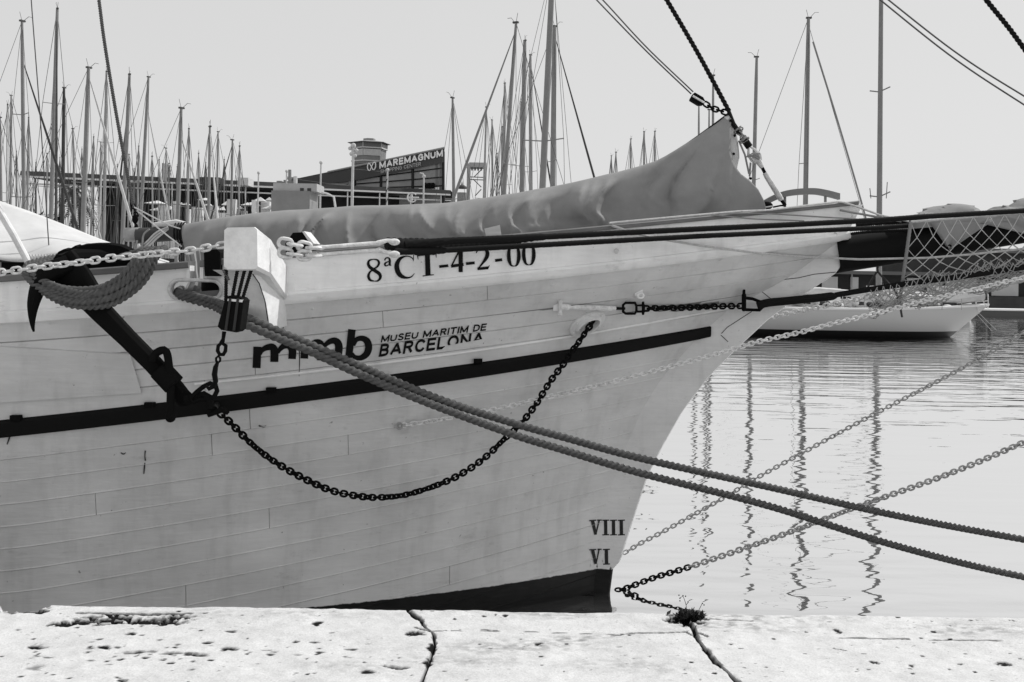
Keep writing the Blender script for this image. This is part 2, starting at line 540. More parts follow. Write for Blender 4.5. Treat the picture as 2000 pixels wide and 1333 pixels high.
        h -= 0.06 * k; dirt = np.maximum(dirt, 0.55 * k * (nz > .45))
        Z = QZ + h
        Yw = Y + (nz2 - 0.5) * 0.018 * np.clip(1 - dd / 0.05, 0, 1)
        rows = [[(X[i, j], Yw[i, j], Z[i, j]) for j in range(nv)] + [(X[i, -1], Yw[i, -1] + .004, Z[i, -1] - .05), (X[i, -1], Yw[i, -1] + 0.01, -1.5)] for i in range(nu)]
        mb = MB().grid(rows)
        n = len(mb.v)
        # end faces of the slab
        o = mb.build('coping_slab', M_q, q)
        me = o.data
        a = me.attributes.new('dirt', 'FLOAT', 'POINT')
        dv = np.zeros((nu, nv + 2)); dv[:, :nv] = np.clip(dirt * 1.7, 0, 1); dv[:, -2] = 0.3; dv[:, -1] = 0.97
        a.data.foreach_set('value', dv.reshape(-1).astype(np.float32))
    # wings of the coping outside the frame and a fill below the joints
    MB().box((-40, 3.55 * KQ, -2.5), (-3.4 * KQ, 4.80 * KQ, QZ - 0.003)).build('coping_slab', M_q, q, smooth=False)
    MB().box((3.4 * KQ, 3.55 * KQ, -2.5), (40, 4.87 * KQ, QZ - 0.003)).build('coping_slab', M_q, q, smooth=False)
    MB().box((-3.4 * KQ, 3.54 * KQ, -2.4), (3.4 * KQ, 4.79 * KQ, QZ - 0.07)).build('quay_core', mat('joint_dirt', 0.008, 0.95), q, smooth=False)
    return q


make_quay()

# ================================================================== schooner hull
YC = 8.4          # the centre plane of the ship, parallel to the picture plane
ST = 0.10         # half thickness of the stem


def yhor(x):
    return HOR + (x - 1000) * math.tan(ROLL)


def stem_tab(pts):
    P = [pix(x, y, YC - ST) for x, y in pts]
    P.sort(key=lambda p: p.z)
    return np.array([p.z for p in P]), np.array([p.x for p in P])


RAB = [(1658, 457), (1600, 500), (1530, 550), (1430, 600), (1372, 650), (1340, 685), (1292, 741), (1255, 800), (1225, 870), (1205, 920), (1190, 960), (1178, 1010), (1171, 1060), (1166, 1105), (1160, 1160), (1150, 1300)]
OUT = [(1664, 455), (1655, 485), (1640, 530), (1592, 562), (1545, 592), (1500, 626), (1440, 682), (1385, 737), (1335, 802), (1295, 872), (1266, 930), (1246, 990), (1230, 1040), (1226, 1052), (1216, 1086), (1209, 1102), (1198, 1112), (1193, 1150), (1188, 1200), (1182, 1300)]
rz, rx = stem_tab(RAB)


def xr_(z):
    return float(np.interp(z, rz, rx))


def B0(X, z):
    s = max(0.0, xr_(z) - X)
    A = 2.27 + 0.115 * z
    L = 3.4 - 0.06 * z
    return ST + A * (1 - math.exp(-s / L))


def hit0(x, y, Bf):
    d = ray(x, y)
    lo, hi = 4.0, YC
    f = lambda Y: Y - (YC - Bf(d[0] * Y, EYE + d[2] * Y))
    prev = lo
    for i in range(1, 25):
        Y = lo + (hi - lo) * i / 24
        if f(Y) >= 0:
            a, b = prev, Y
            for _ in range(22):
                m = (a + b) / 2
                if f(m) >= 0: b = m
                else: a = m
            return Vector((d[0] * b, b, EYE + d[2] * b))
        prev = Y
    return Vector((d[0] * hi, hi, EYE + d[2] * hi))


def fit(pts, Bf, deg=2):
    P = [hit0(x, y, Bf) for x, y in pts]
    c = np.polyfit([p.x for p in P], [p.z for p in P], deg)
    # flatten the extrapolation aft of the frame
    x0 = min(p.x for p in P)
    z0 = float(np.polyval(c, x0)); s0 = float(np.polyval(np.polyder(c), x0))
    return lambda X: float(np.polyval(c, X)) if X >= x0 else z0 + s0 * (X - x0) * math.exp((X - x0) / 6.0)


zL1 = fit([(0, 608), (300, 590), (680, 560), (800, 552), (1180, 511), (1400, 487), (1660, 453)], B0)


def B(X, z):
    return B0(X, min(z, zL1(X)))


zRail = fit([(0, 535), (155, 527), (300, 517), (435, 507), (555, 497), (760, 478), (950, 460), (1200, 438), (1400, 420), (1640, 397)], B)
zL2 = fit([(0, 631), (300, 613), (680, 580), (800, 572), (1180, 530), (1500, 489), (1640, 469)], B0)
zWt = fit([(0, 821), (300, 790), (450, 774), (740, 736), (1030, 693), (1376, 641)], B0)
zWb = fit([(0, 851), (300, 822), (450, 805), (740, 763), (1030, 714), (1361, 663)], B0)


def hhit(x, y, off=0.0):
    p = hit0(x, y, B)
    n = hnorm(p.x, p.z)
    return p + n * off


def hnorm(X, z):
    e = 0.01
    dx = (B(X + e, z) - B(X - e, z)) / (2 * e)
    dz = (B(X, z + e) - B(X, z - e)) / (2 * e)
    n = Vector((-dx, -1.0, -dz))
    # surface y = YC - B : normal outward = (-dB/dx, -1, -dB/dz) pointing to -Y
    return n.normalized()


def hp(X, z, off=0.0):
    p = Vector((X, YC - B(X, z), z))
    return p + hnorm(X, z) * off if off else p


def zbot(X):
    return 0.2 - (1.0 - X) * 0.158 if X > -3.1 else -0.45 + 0.0 * X


NL, NU = 13, 5
XA = -9.0


def bound(k):
    """strake boundaries from the bottom: 0..NL below the wale, then NL+1.. above it"""
    if k <= NL:
        return lambda X, k=k: zbot(X) + (zWb(X) - zbot(X)) * k / NL
    j = k - NL - 1
    return lambda X, j=j: zWt(X) + (zL2(X) - zWt(X)) * j / NU


def xend(zf):
    a, b = -1.0, 3.4
    for _ in range(40):
        m = (a + b) / 2
        if xr_(zf(m)) - m > 0: a = m
        else: b = m
    return a


ship = thing('moored_schooner', 'white wooden sailing ship with black wale band, moored along the quay', 'ship', (-1.0, YC, 0.0))


def patch(zlo, zhi, Xs0, Xs1, off, bev=0.0025, nx=None, rows=5, depth=0.006, lap=0.0):
    """piece of planking between two boundary curves. Xs0/Xs1: functions of row fraction giving the X ends"""
    if nx is None:
        nx = 40
    fr = [0.0, 'a'] + [i / (rows - 1) for i in range(1, rows - 1)] + ['b', 1.0]
    grid = []
    for i in range(nx + 1):
        t = i / nx
        row = []
        for f in fr:
            q = 0.0 if f == 'a' else 1.0 if f == 'b' else f
            X = Xs0(q) + (Xs1(q) - Xs0(q)) * t
            za, zb = zlo(X), zhi(X)
            z = za + (zb - za) * q
            o = off + lap * (q - .5)
            if f == 'a': z += bev
            elif f == 'b': z -= bev
            elif f in (0.0, 1.0): o = off - depth
            if (i == 0 or i == nx): o = off - .003
            row.append(hp(X, z, o))
        grid.append(row)
        if i == 0 or i == nx - 1:
            # bevel at butt ends
            row2 = []
            for f in fr:
                q = 0.0 if f == 'a' else 1.0 if f == 'b' else f
                Xe = Xs0(q) if i == 0 else Xs1(q)
                X = Xe + (0.002 if i == 0 else -0.002)
                za, zb = zlo(X), zhi(X)
                z = za + (zb - za) * q
                o = off + lap * (q - .5)
                if f == 'a': z += bev
                elif f == 'b': z -= bev
                elif f in (0.0, 1.0): o = off - depth
                row2.append(hp(X, z, o))
            grid.append(row2)
    return MB().grid(grid)


def shell():
    """plain inner shell behind the planking on the near side, and the far side of the hull"""
    cols = []
    for side in (-1, 1):
        g = []
        for i in range(61):
            t = i / 60
            row = []
            for j in range(25):
                q = j / 24
                z0 = -0.9
                X = XA + (xr_(-0.5) - XA) * t
                # ends follow the rabbet
                zt = zL1(XA + (2.72 - XA) * t)
                z = z0 + (zt - z0) * q
                X = XA + (xr_(z) - 0.01 - XA) * t
                b = B(X, z) - (0.012 if side < 0 else 0.0)
                row.append((X, YC + side * b, z))
            g.append(row)
        cols.append(g)
    return cols


cols = shell()
MB().grid(cols[0]).build('hull_frame', mat('seam_putty', 0.2, 0.9), ship)
MB().grid(cols[1]).build('far_side_planking', M_hull, ship)
# stern cut of the modelled length (outside the frame): a closed bulkhead
tr = [Vector(p) for p in cols[0][0]] + [Vector(p) for p in reversed(cols[1][0])]
MB().add(tr, [tuple(range(len(tr)))]).build('after_bulkhead', M_hull, ship, smooth=False)

r_ = random.Random(11)
butts = {}
allb = list(range(-4, NL)) + list(range(NL + 1, NL + 1 + NU))
for k in allb:
    zl, zh = bound(k), bound(k + 1)
    xl, xh = xend(zl), xend(zh)
    cuts = []
    x = XA + r_.uniform(2.5, 5.2)
    while x < min(xl, xh) - 1.0:
        cuts.append(x); x += r_.uniform(3.4, 5.4)
    if k == NL + 3: cuts = [-5.2]
    ends = [XA] + cuts + [None]
    for a, b_ in zip(ends[:-1], ends[1:]):
        f0 = (lambda q, a=a: a + (0.001 if a != XA else 0))
        f1 = (lambda q, xl=xl, xh=xh: xl + (xh - xl) * q - 0.002) if b_ is None else (lambda q, b_=b_: b_ - 0.001)
        ln = (xl if b_ is None else b_) - a
        jit = r_.uniform(-0.0012, 0.0012)
        dep = -0.006 if k < NL else 0.016
        patch(zl, zh, f0, f1, jit + (0.0 if k < NL else 0.002), bev=0.0055 if k < NL else 0.0050, nx=max(10, int(ln / 0.14)), rows=4, depth=dep, lap=0.0 if k < NL else -0.003).build('plank', M_hull, ship, angle=10)

# wale band
xw = xend(zWt) + 0.01
g = []
for i in range(90):
    X = XA + (xw - XA) * i / 89
    a, b = zWb(X), zWt(X)
    X2 = min(X, xend(lambda q: zWb(q)) + 0.3)
    g.append([hp(X, a - 0.004, -0.01), hp(X, a, 0.022), hp(X, a + 0.012, 0.034), hp(X, b - 0.012, 0.034), hp(X, b, 0.024), hp(X, b + 0.004, -0.01)])
MB().grid(g).build('wale', M_black, ship)
for (x, y) in ((105 / 3.03, 814), (295, 789), (531, 760), (934, 704)):
    p = hhit(x, y)
    n = hnorm(p.x, p.z)
    MB().box((p.x - 0.03, p.y - 0.045, p.z - 0.02), (p.x + 0.03, p.y + 0.01, p.z + 0.012)).build('wale_chock', M_iron, ship, smooth=False)

# half-round batten above the wale
zbat = fit([(300, 753), (490, 745), (700, 718), (1030, 665), (1395, 608)], B0)
x0 = hhit(380, 752).x
MB().tube([hp(x0 + (xend(zbat) - 0.01 - x0) * i / 70, zbat(x0 + (xend(zbat) - 0.01 - x0) * i / 70), 0.003) for i in range(71)], 0.009, 8).build('batten', M_bul, ship)
# doubling plate on the left
pa = fit([(0, 675), (140, 684), (255, 690)], B0, 1); pb = fit([(0, 786), (140, 776), (278, 766)], B0, 1)
xa, xb = hhit(-700, 730).x, hhit(255, 690).x
xc = hhit(277, 765).x
patch(pb, pa, lambda q: XA + 4, lambda q: xc + (xb - xc) * q, 0.020, bev=0.003, nx=30, rows=4, depth=0.024).build('doubling_plate', M_hull, ship, angle=50)

# stem timber with cutwater
poly = [pix(x, y, YC - ST - 0.004) for x, y in OUT]
inner = [pix(x - 14, y + 2, YC - ST - 0.004) for x, y in reversed(RAB)]
lo_ = [p for p in inner if p.z > -0.9]
stem = MB()
op = [p for p in poly]
# strip quads between rabbet and outline by height
zs = np.linspace(-0.85, pix(1660, 456, YC - ST).z, 70)
oz = np.array([p.z for p in sorted(op, key=lambda p: p.z)]); ox = np.array([p.x for p in sorted(op, key=lambda p: p.z)])
gr = []
for z in zs:
    xi = xr_(z) - 0.06
    xo = float(np.interp(z, oz, ox))
    xo = max(xo, xi + 0.02)
    gr.append([(xi, YC - ST - 0.003, z), (xo - 0.012, YC - ST - 0.003, z), (xo, YC - ST + 0.012, z), (xo, YC + ST - 0.012, z), (xo - 0.012, YC + ST, z), (xi, YC + ST, z)])
stem.grid(gr)
stem.build('stem', M_stem, ship, angle=30)
# scarf seams on the stem
for pts in ([(1409, 652), (1420, 640), (1468, 609)], [(1408, 655), (1422, 668)], [(1462, 566), (1478, 562), (1503, 582), (1515, 589)], [(1500, 550), (1560, 543), (1590, 536), (1632, 532)]):
    MB().tube([pix(x, y, YC - ST - 0.004) for x, y in pts], 0.0032, 5).build('scarf_seam', mat('seam_dark', 0.06, .9), ship)

# moulding strake (ledge) between bulwark and planking
g = []
xm = 2.735
for i in range(100):
    X = XA + (xm - XA) * i / 99
    a, b = zL2(X), zL1(X)
    g.append([hp(X, a - 0.003, -0.01), hp(X, a + 0.001, 0.020), hp(X, a + 0.008, 0.026), hp(X, (a + b) / 2, 0.027), hp(X, b - 0.008, 0.024), hp(X, b, 0.012), hp(X, b + 0.006, -0.02)])
MB().grid(g).build('moulding', M_bul, ship)

# bulwark with a fairlead cut through it
fc = hhit(382, 566)
fw, fh = 0.150, 0.054
fx0, fx1 = hhit(371, 530).x, hhit(391, 530).x


def in_hole(X, z):
    dx, dz = X - fc.x, z - fc.z
    if fx0 < X < fx1 and z > fc.z: return True
    r = fh
    q = max(0.0, abs(dx) - (fw - r))
    return (q * q + dz * dz) < r * r if abs(dx) > fw - r else abs(dz) < r


Xs = sorted(set([XA + (2.80 - XA) * i / 110 for i in range(111)] + [fc.x - 0.24 + 0.006 * i for i in range(80)] + [fx0, fx1]))
bo, bi, bidx = [], [], {}
mbo = MB()
nr = 34


def bw_pt(X, q, off):
    zt = zRail(X) - 0.03
    zb = zL1(X) - 0.004
    # raked forward end
    Xe = X
    if X > 2.68:
        Xe = 2.68 + (X - 2.68) * (0.35 + 0.95 * q)
    z = zb + (zt - zb) * q
    return Vector((Xe, YC - max(B(Xe, z), ST + 0.002) - off, z))


pts = [[bw_pt(X, j / nr, 0.0) for j in range(nr + 1)] for X in Xs]
pin = [[bw_pt(X, j / nr, -0.07) for j in range(nr + 1)] for X in Xs]
n0 = len(Xs) * (nr + 1)
vs = [p for r0 in pts for p in r0] + [p for r0 in pin for p in r0]
fs = []
keep = {}
for i in range(len(Xs) - 1):
    for j in range(nr):
        c = (pts[i][j] + pts[i + 1][j + 1]) / 2
        keep[i, j] = not in_hole(c.x, c.z)
for (i, j), kk in keep.items():
    if not kk: continue
    a = i * (nr + 1) + j; b = a + nr + 1
    fs.append((a, b, b + 1, a + 1))
    fs.append((n0 + a, n0 + a + 1, n0 + b + 1, n0 + b))
    for (di, dj, e) in ((0, -1, (a, b)), (0, 1, (b + 1, a + 1)), (-1, 0, (a + 1, a)), (1, 0, (b, b + 1))):
        if not keep.get((i + di, j + dj), False):
            fs.append((e[1], e[0], n0 + e[0], n0 + e[1]))
MB().add(vs, fs).build('bulwark', M_bul, ship, angle=40)
# far bulwark
gf = [[(p.x, 2 * YC - p.y, p.z) for p in r0] for r0 in pts[::3]]
gf2 = [[(p.x, 2 * YC - p.y - 0.07, p.z) for p in r0] for r0 in pts[::3]]
MB().grid([a + b[::-1] for a, b in zip(gf, gf2)]).build('far_bulwark', M_bul, ship)
# fairlead lip
lip = []
for k in range(40):
    a = 2 * math.pi * k / 40
    ca, sa = math.cos(a), math.sin(a)
    r = fh + 0.006
    X = fc.x + (fw - fh) * (1 if ca > 0 else -1) * min(1, abs(ca) * 6) + r * ca
    z = fc.z + r * sa
    lip.append(hp(X, z, 0.008))
segs = [p for p in lip]
MB().tube(segs, 0.012, 7, closed=True).build('fairlead_lip', M_whiteiron, ship)
for X in (fx0 - 0.008, fx1 + 0.012):
    MB().box((X - 0.012, YC - B(X, 9) - 0.012, fc.z + fh), (X + 0.012, YC - B(X, 9) + 0.08, zRail(X) - 0.03)).build('slot_post', M_bul, ship, smooth=False)


MB().tube([(fc.x + .075, YC - B(fc.x, 9) + .16, fc.z - .07), (fc.x + .075, YC - B(fc.x, 9) + .16, fc.z + .09)], .085, 14).build('fairlead_shade_drum', M_black, ship)  # black drum added to stand for the shade inside the fairlead


# rail cap
def cap(xa_, xb_, th=0.045, name='rail_cap'):
    g = []
    n = max(4, int((xb_ - xa_) / 0.1))
    for i in range(n + 1):
        X = xa_ + (xb_ - xa_) * i / n
        zt = zRail(X)
        b = max(B(X, 9), ST + 0.01)
        y0, y1 = YC - b - 0.028, YC - b + 0.13
        y1 = min(y1, YC + 0.05)
        g.append([(X, y0 + .006, zt - th), (X, y0, zt - th + .006), (X, y0, zt - .008), (X, y0 + .008, zt), (X, y1, zt), (X, y1, zt - th)])
    m = MB().grid(g, cv=True)
    m.f.append(tuple(range(6))); m.f.append(tuple(len(m.v) - 6 + k for k in range(5, -1, -1)))
    return m.build(name, M_cap, ship)


cap(XA, fx0 - 0.004)
cap(fx1 + 0.004, hhit(440, 505).x)
cap(hhit(520, 500).x, 2.79, 0.034)
# deck
g = [[(XA + (2.6 - XA) * i / 40, YC + s * (max(B(XA + (2.6 - XA) * i / 40, 9), ST) - 0.05), zL1(XA + (2.6 - XA) * i / 40) - 0.06) for s in (-1, 0, 1)] for i in range(41)]
MB().grid(g).build('deck', M_deck, ship)
# small patch plates and plugs
for (x, y, w_, h_) in ((568, 562, 0.024, 0.028),):
    p = hhit(x, y)
    MB().box((p.x - w_, p.y - 0.006, p.z - h_), (p.x + w_, p.y + 0.02, p.z + h_)).build('patch_plate', M_bul, ship, smooth=False)
for (x, y) in ((610, 603), (718, 590), (1078, 556), (1290, 527), (265, 735), (1406, 508)):
    p = hhit(x, y, 0.003)
    MB().ball(p, 0.012, 8, 5, (1.3, .5, .8)).build('plug', M_hull, ship)


# ------------------------------------------------------------------ lettering (flat paint, traced strokes laid on the hull)
def ribbon(mb, pts, w, off, curve=True):
    """pts (px), w list of widths (px)"""
    n = len(pts)
    if not hasattr(w, '__len__'): w = [w] * n
    P = [(p[0], p[1], ww) for p, ww in zip(pts, w)]
    if curve and n > 2:
        q = cr([Vector(p) for p in P], n=max(10, (n - 1) * 6))
        P = [(a.x, a.y, a.z) for a in q]
    L_, R_ = [], []
    for i, (x, y, ww) in enumerate(P):
        a = P[max(i - 1, 0)]; b = P[min(i + 1, len(P) - 1)]
        dx, dy = b[0] - a[0], b[1] - a[1]
        l = math.hypot(dx, dy) or 1
        nx_, ny_ = -dy / l, dx / l
        L_.append(hhit(x + nx_ * ww / 2, y + ny_ * ww / 2, off)); R_.append(hhit(x - nx_ * ww / 2, y - ny_ * ww / 2, off))
    mb.grid([[a, b] for a, b in zip(L_, R_)])


def sv(z):      # zoom (680,440) scale 4.762 -> photo px
    return [(680 + a / 4.762, 440 + b / 4.762) for a, b in z]


def reg_number():
    mb = MB(); o = [0.0045]
    def rb(pts, w, curve=True):
        o[0] += 0.00012
        ribbon(mb, sv(pts), [q / 4.762 for q in w] if hasattr(w, '__len__') else w / 4.762, o[0], curve)
    # 8
    rb([(233, 318), (196, 330), (186, 362), (205, 395), (250, 425), (290, 455), (298, 490), (275, 518), (243, 522)], [8, 18, 26, 30, 32, 32, 26, 16, 8])
    rb([(233, 318), (270, 325), (286, 352), (272, 385), (235, 410), (200, 440), (188, 478), (205, 512), (243, 522)], [8, 16, 22, 18, 14, 18, 26, 22, 8])
    # a (ordinal)
    rb([(338, 330), (350, 308), (375, 306), (386, 325), (386, 368), (400, 374)], [12, 12, 14, 20, 20, 8])
    rb([(384, 336), (350, 350), (340, 366), (352, 380), (384, 366)], [6, 14, 18, 12, 6])
    rb([(334, 324), (346, 322)], [12, 12], False)
    # C
    rb([(608, 330), (585, 300), (535, 290), (480, 315), (452, 370), (460, 430), (490, 472), (540, 490), (585, 482), (616, 450)], [6, 10, 12, 30, 44, 46, 40, 20, 12, 5])
    rb([(608, 278), (606, 336)], [8, 5], False)
    # T
    rb([(735, 275), (742, 466)], [46, 48], False)
    rb([(640, 284), (818, 266)], [14, 14], False)
    rb([(644, 284), (650, 322)], [12, 4], False); rb([(815, 264), (818, 304)], [12, 4], False)
    rb([(692, 474), (796, 462)], [9, 9], False)
    # - 4 - 2 -
    rb([(846, 387), (930, 378)], 26, False)
    rb([(1045, 222), (1045, 438)], [40, 38], False)
    rb([(1040, 222), (960, 380)], [16, 14], False)
    rb([(955, 384), (1072, 366)], 28, False)
    rb([(1094, 360), (1175, 351)], 26, False)
    rb([(1188, 262), (1205, 232), (1240, 214), (1280, 230), (1294, 268), (1280, 310), (1240, 365), (1205, 408)], [8, 16, 22, 30, 36, 32, 18, 10])
    rb([(1200, 408), (1300, 398)], [24, 28], False); rb([(1298, 402), (1312, 372)], [14, 4], False)
    rb([(1364, 331), (1430, 322)], 26, False)
    # 0 0
    for dx, dy in ((0, 0), (139, -12)):
        rb([(1538 + dx, 186 + dy), (1507 + dx, 200 + dy), (1492 + dx, 250 + dy), (1494 + dx, 320 + dy), (1512 + dx, 372 + dy), (1540 + dx, 384 + dy)], [6, 18, 30, 34, 20, 6])
        rb([(1538 + dx, 186 + dy), (1566 + dx, 196 + dy), (1582 + dx, 245 + dy), (1583 + dx, 315 + dy), (1566 + dx, 370 + dy), (1540 + dx, 384 + dy)], [6, 18, 30, 34, 20, 6])
    mb.build('registration_lettering', M_black, ship, smooth=False)


def mmb_logo():
    mb = MB(); o = [0.0055]
    def rb(pts, w, curve=True):
        o[0] += 0.00012
        ribbon(mb, [(480 + a / 7.143, 620 + b / 7.143) for a, b in pts], [q / 7.143 for q in w] if hasattr(w, '__len__') else w / 7.143, o[0], curve)
    rb([(162, 408), (150, 705)], [112, 112], False)
    rb([(205, 520), (225, 462), (290, 420), (370, 412), (398, 470), (398, 620)], [30, 62, 82, 96, 112, 112])
    rb([(452, 500), (475, 445), (530, 398), (600, 390), (648, 450), (645, 578)], [30, 62, 82, 96, 108, 106])
    rb([(826, 360), (815, 572)], [106, 106], False)
    rb([(862, 460), (890, 398), (960, 352), (1020, 352), (1052, 410), (1042, 598)], [30, 62, 82, 96, 108, 106])
    rb([(1090, 440), (1120, 372), (1190, 328), (1260, 330), (1296, 400), (1285, 550)], [30, 62, 82, 96, 108, 106])
    rb([(1480, 165), (1432, 575)], [106, 96], False)
    rb([(1500, 390), (1540, 310), (1620, 290), (1690, 330), (1712, 420), (1680, 510), (1600, 562), (1520, 550), (1478, 500)], [50, 66, 78, 96, 100, 92, 76, 60, 50])
    mb.build('museum_logo', M_black, ship, smooth=False)


GLYPH = {
    'M': (.95, [[(0, 0), (0, 1)], [(0, 1), (.475, .08)], [(.475, .08), (.95, 1)], [(.95, 1), (.95, 0)]], []),
    'U': (.74, [], [[(0, 1), (0, .6), (.02, .25), (.14, .05), (.37, 0), (.60, .05), (.72, .25), (.74, .6), (.74, 1)]]),
    'S': (.66, [], [[(.64, .80), (.50, .96), (.28, .99), (.08, .88), (.05, .70), (.2, .57), (.45, .47), (.62, .34), (.64, .17), (.48, .02), (.25, .01), (.08, .08), (0, .2)]]),
    'E': (.60, [[(0, 0), (0, 1)], [(0, 1), (.58, 1)], [(0, .52), (.53, .52)], [(0, 0), (.6, 0)]], []),
    'A': (.82, [[(0, 0), (.41, 1)], [(.41, 1), (.82, 0)], [(.16, .32), (.66, .32)]], []),
    'R': (.68, [[(0, 0), (0, 1)], [(.34, .52), (.66, 0)]], [[(0, 1), (.3, 1), (.5, .98), (.62, .86), (.62, .66), (.5, .54), (.3, .52), (0, .52)]]),
    'I': (.02, [[(.01, 0), (.01, 1)]], []),
    'T': (.70, [[(0, 1), (.70, 1)], [(.35, 1), (.35, 0)]], []),
    'D': (.72, [[(0, 0), (0, 1)]], [[(0, 1), (.25, 1), (.5, .95), (.68, .75), (.72, .5), (.68, .25), (.5, .05), (.25, 0), (0, 0)]]),
    'B': (.64, [[(0, 0), (0, 1)]], [[(0, 1), (.3, 1), (.5, .96), (.58, .8), (.52, .6), (.3, .54), (0, .54)], [(.3, .54), (.55, .47), (.64, .28), (.56, .07), (.3, 0), (0, 0)]]),
    'C': (.72, [], [[(.72, .76), (.58, .94), (.36, 1), (.12, .88), (0, .5), (.12, .12), (.36, 0), (.58, .06), (.72, .24)]]),
    'G': (.76, [[(.45, .48), (.76, .48)], [(.74, .48), (.74, .1)]], [[(.72, .76), (.58, .94), (.36, 1), (.12, .88), (0, .5), (.12, .12), (.36, 0), (.58, .04), (.74, .2)]]),
    'L': (.56, [[(0, 1), (0, 0)], [(0, 0), (.56, 0)]], []),
    'N': (.74, [[(0, 0), (0, 1)], [(0, 1), (.74, 0)], [(.74, 0), (.74, 1)]], []),
    'O': (.82, [], [[(.41, 1), (.14, .88), (0, .5), (.14, .12), (.41, 0), (.68, .12), (.82, .5), (.68, .88), (.41, 1)]]),
    'H': (.72, [[(0, 0), (0, 1)], [(.72, 0), (.72, 1)], [(0, .5), (.72, .5)]], []),
    'P': (.62, [[(0, 0), (0, 1)]], [[(0, 1), (.3, 1), (.5, .97), (.62, .82), (.62, .62), (.5, .48), (.3, .45), (0, .45)]]),
    ' ': (.22, [], [])}


def text_mesh(body, sw=.15, gap=.16):
    """plain stroke lettering; returns strokes as quads in a 1 x 1 box (width and cap height)"""
    V, F = [], []
    x = 0.0
    def rib(pts):
        n0 = len(V)
        for i, p in enumerate(pts):
            a = pts[max(i - 1, 0)]; b_ = pts[min(i + 1, len(pts) - 1)]
            dx, dy = b_[0] - a[0], b_[1] - a[1]
            l = math.hypot(dx, dy) or 1
            V.append((p[0] - dy / l * sw / 2, p[1] + dx / l * sw / 2, 0)); V.append((p[0] + dy / l * sw / 2, p[1] - dx / l * sw / 2, 0))
        for i in range(len(pts) - 1):
            F.append((n0 + 2 * i, n0 + 2 * i + 1, n0 + 2 * i + 3, n0 + 2 * i + 2))
    for ch in body:
        w, lines, curves = GLYPH[ch]
        tf = lambda p: (x + sw / 2 + p[0], sw / 2 + p[1] * (1 - sw))
        for (p, q) in lines:
            p, q = tf(p), tf(q)
            dx, dy = q[0] - p[0], q[1] - p[1]; l = math.hypot(dx, dy)
            e = sw / 2 / l * (.95 if abs(dx) < .02 or abs(dy) < .02 else .35)
            p2 = (p[0] - dx * e, p[1] - dy * e); q2 = (q[0] + dx * e, q[1] + dy * e)
            rib([(p2[0] + (q2[0] - p2[0]) * k / 3, p2[1] + (q2[1] - p2[1]) * k / 3) for k in range(4)])
        for c_ in curves:
            P = cr([Vector((*tf(p), 0)) for p in c_], n=26)
            rib([(p.x, p.y) for p in P])
        x += w + sw + gap
    V = np.array(V)
    V[:, 0] -= V[:, 0].min()
    V[:, 0] /= V[:, 0].max()
    return V, F


def museum_text():
    mb = MB()
    # (body, bottom-left, bottom-right, top-left, top-right) photo px
    for body, bl, br, tl, tr_, cut in (('MUSEU MARITIM DE', (743, 669), (948, 645), (746, 655), (951, 631), None),
                                       ('BARCELONA', (739, 697), (943, 672), (744, 672), (946, 647), 0.62)):
        V, F = text_mesh(body, .205)
        top = V[:, 1].max()
        out = []
        for x, y, _ in V:
            q = min(y, 1.05)
            if cut is not None and x > cut:          # the feet of the last letters are painted over
                q = max(q, 0.22 + (x - cut) * 0.55)
            ax = bl[0] + (br[0] - bl[0]) * x; ay = bl[1] + (br[1] - bl[1]) * x
            bx = tl[0] + (tr_[0] - tl[0]) * x; by = tl[1] + (tr_[1] - tl[1]) * x
            out.append(hhit(ax + (bx - ax) * q, ay + (by - ay) * q, 0.006 + .00002 * (len(out) % 50)))
        mb.add(out, F)
    mb.build('museum_lettering', M_black, ship, smooth=False)


def draught_marks():
    def zz(pts): return [(1080 + a / 3.92, 900 + b / 3.92) for a, b in pts]
    o = [0.004]
    for spec in ('VIII', 'VI'):
        mb = MB()
        def rb(pts, w):
            o[0] += 0.00012
            ribbon(mb, zz(pts), [q / 3.92 for q in w], o[0], False)
        y0, y1 = (455, 566) if spec == 'VIII' else (678, 790)
        rb([(300, y0), (325, y1)], [26, 22]); rb([(352, y0), (326, y1)], [12, 10])
        rb([(276, y0 + 4), (328, y0 + 1)], [9, 9]); rb([(338, y0), (372, y0)], [9, 9])
        for xi in ((402, 462, 522) if spec == 'VIII' else (408,)):
            rb([(xi, y0), (xi + 2, y1)], [26, 26])
            rb([(xi - 26, y0 + 2), (xi + 28, y0)], [9, 9]); rb([(xi - 24, y1 + 2), (xi + 28, y1)], [9, 9])
        mb.build('draught_mark', mat('faded_black_paint', 0.02, .7, var=.5, vscale=50), ship, smooth=False)


def drips():
    for pts, w in (([(284, 880), (283, 890), (284, 900)], [3, 2, 3]), ([(283, 904), (282, 914), (281, 926)], [2, 3, 2]), ([(20, 850), (17, 860), (14, 868)], [4, 3, 2]), ([(97, 606), (115, 604), (131, 605)], [4, 6, 3]), ([(122, 606), (124, 614), (123, 622)], [5, 3, 2]), ([(505, 831), (513, 834), (520, 832)], [3, 4, 2]), ([(584, 672), (585, 700), (584, 735)], [1.5, 2, 1]), ([(552, 604), (553, 640), (552, 660)], [1.5, 2, 1]), ([(236, 884), (241, 887), (246, 884)], [2, 2.5, 1])):
        mb = MB(); ribbon(mb, pts, w, .004); mb.build('paint_stain', mat('rust_stain', .05, .9, var=.5, vscale=60), ship, smooth=False)


drips()
reg_number(); mmb_logo(); museum_text(); draught_marks()

# ================================================================== chains and ropes
_links = {}


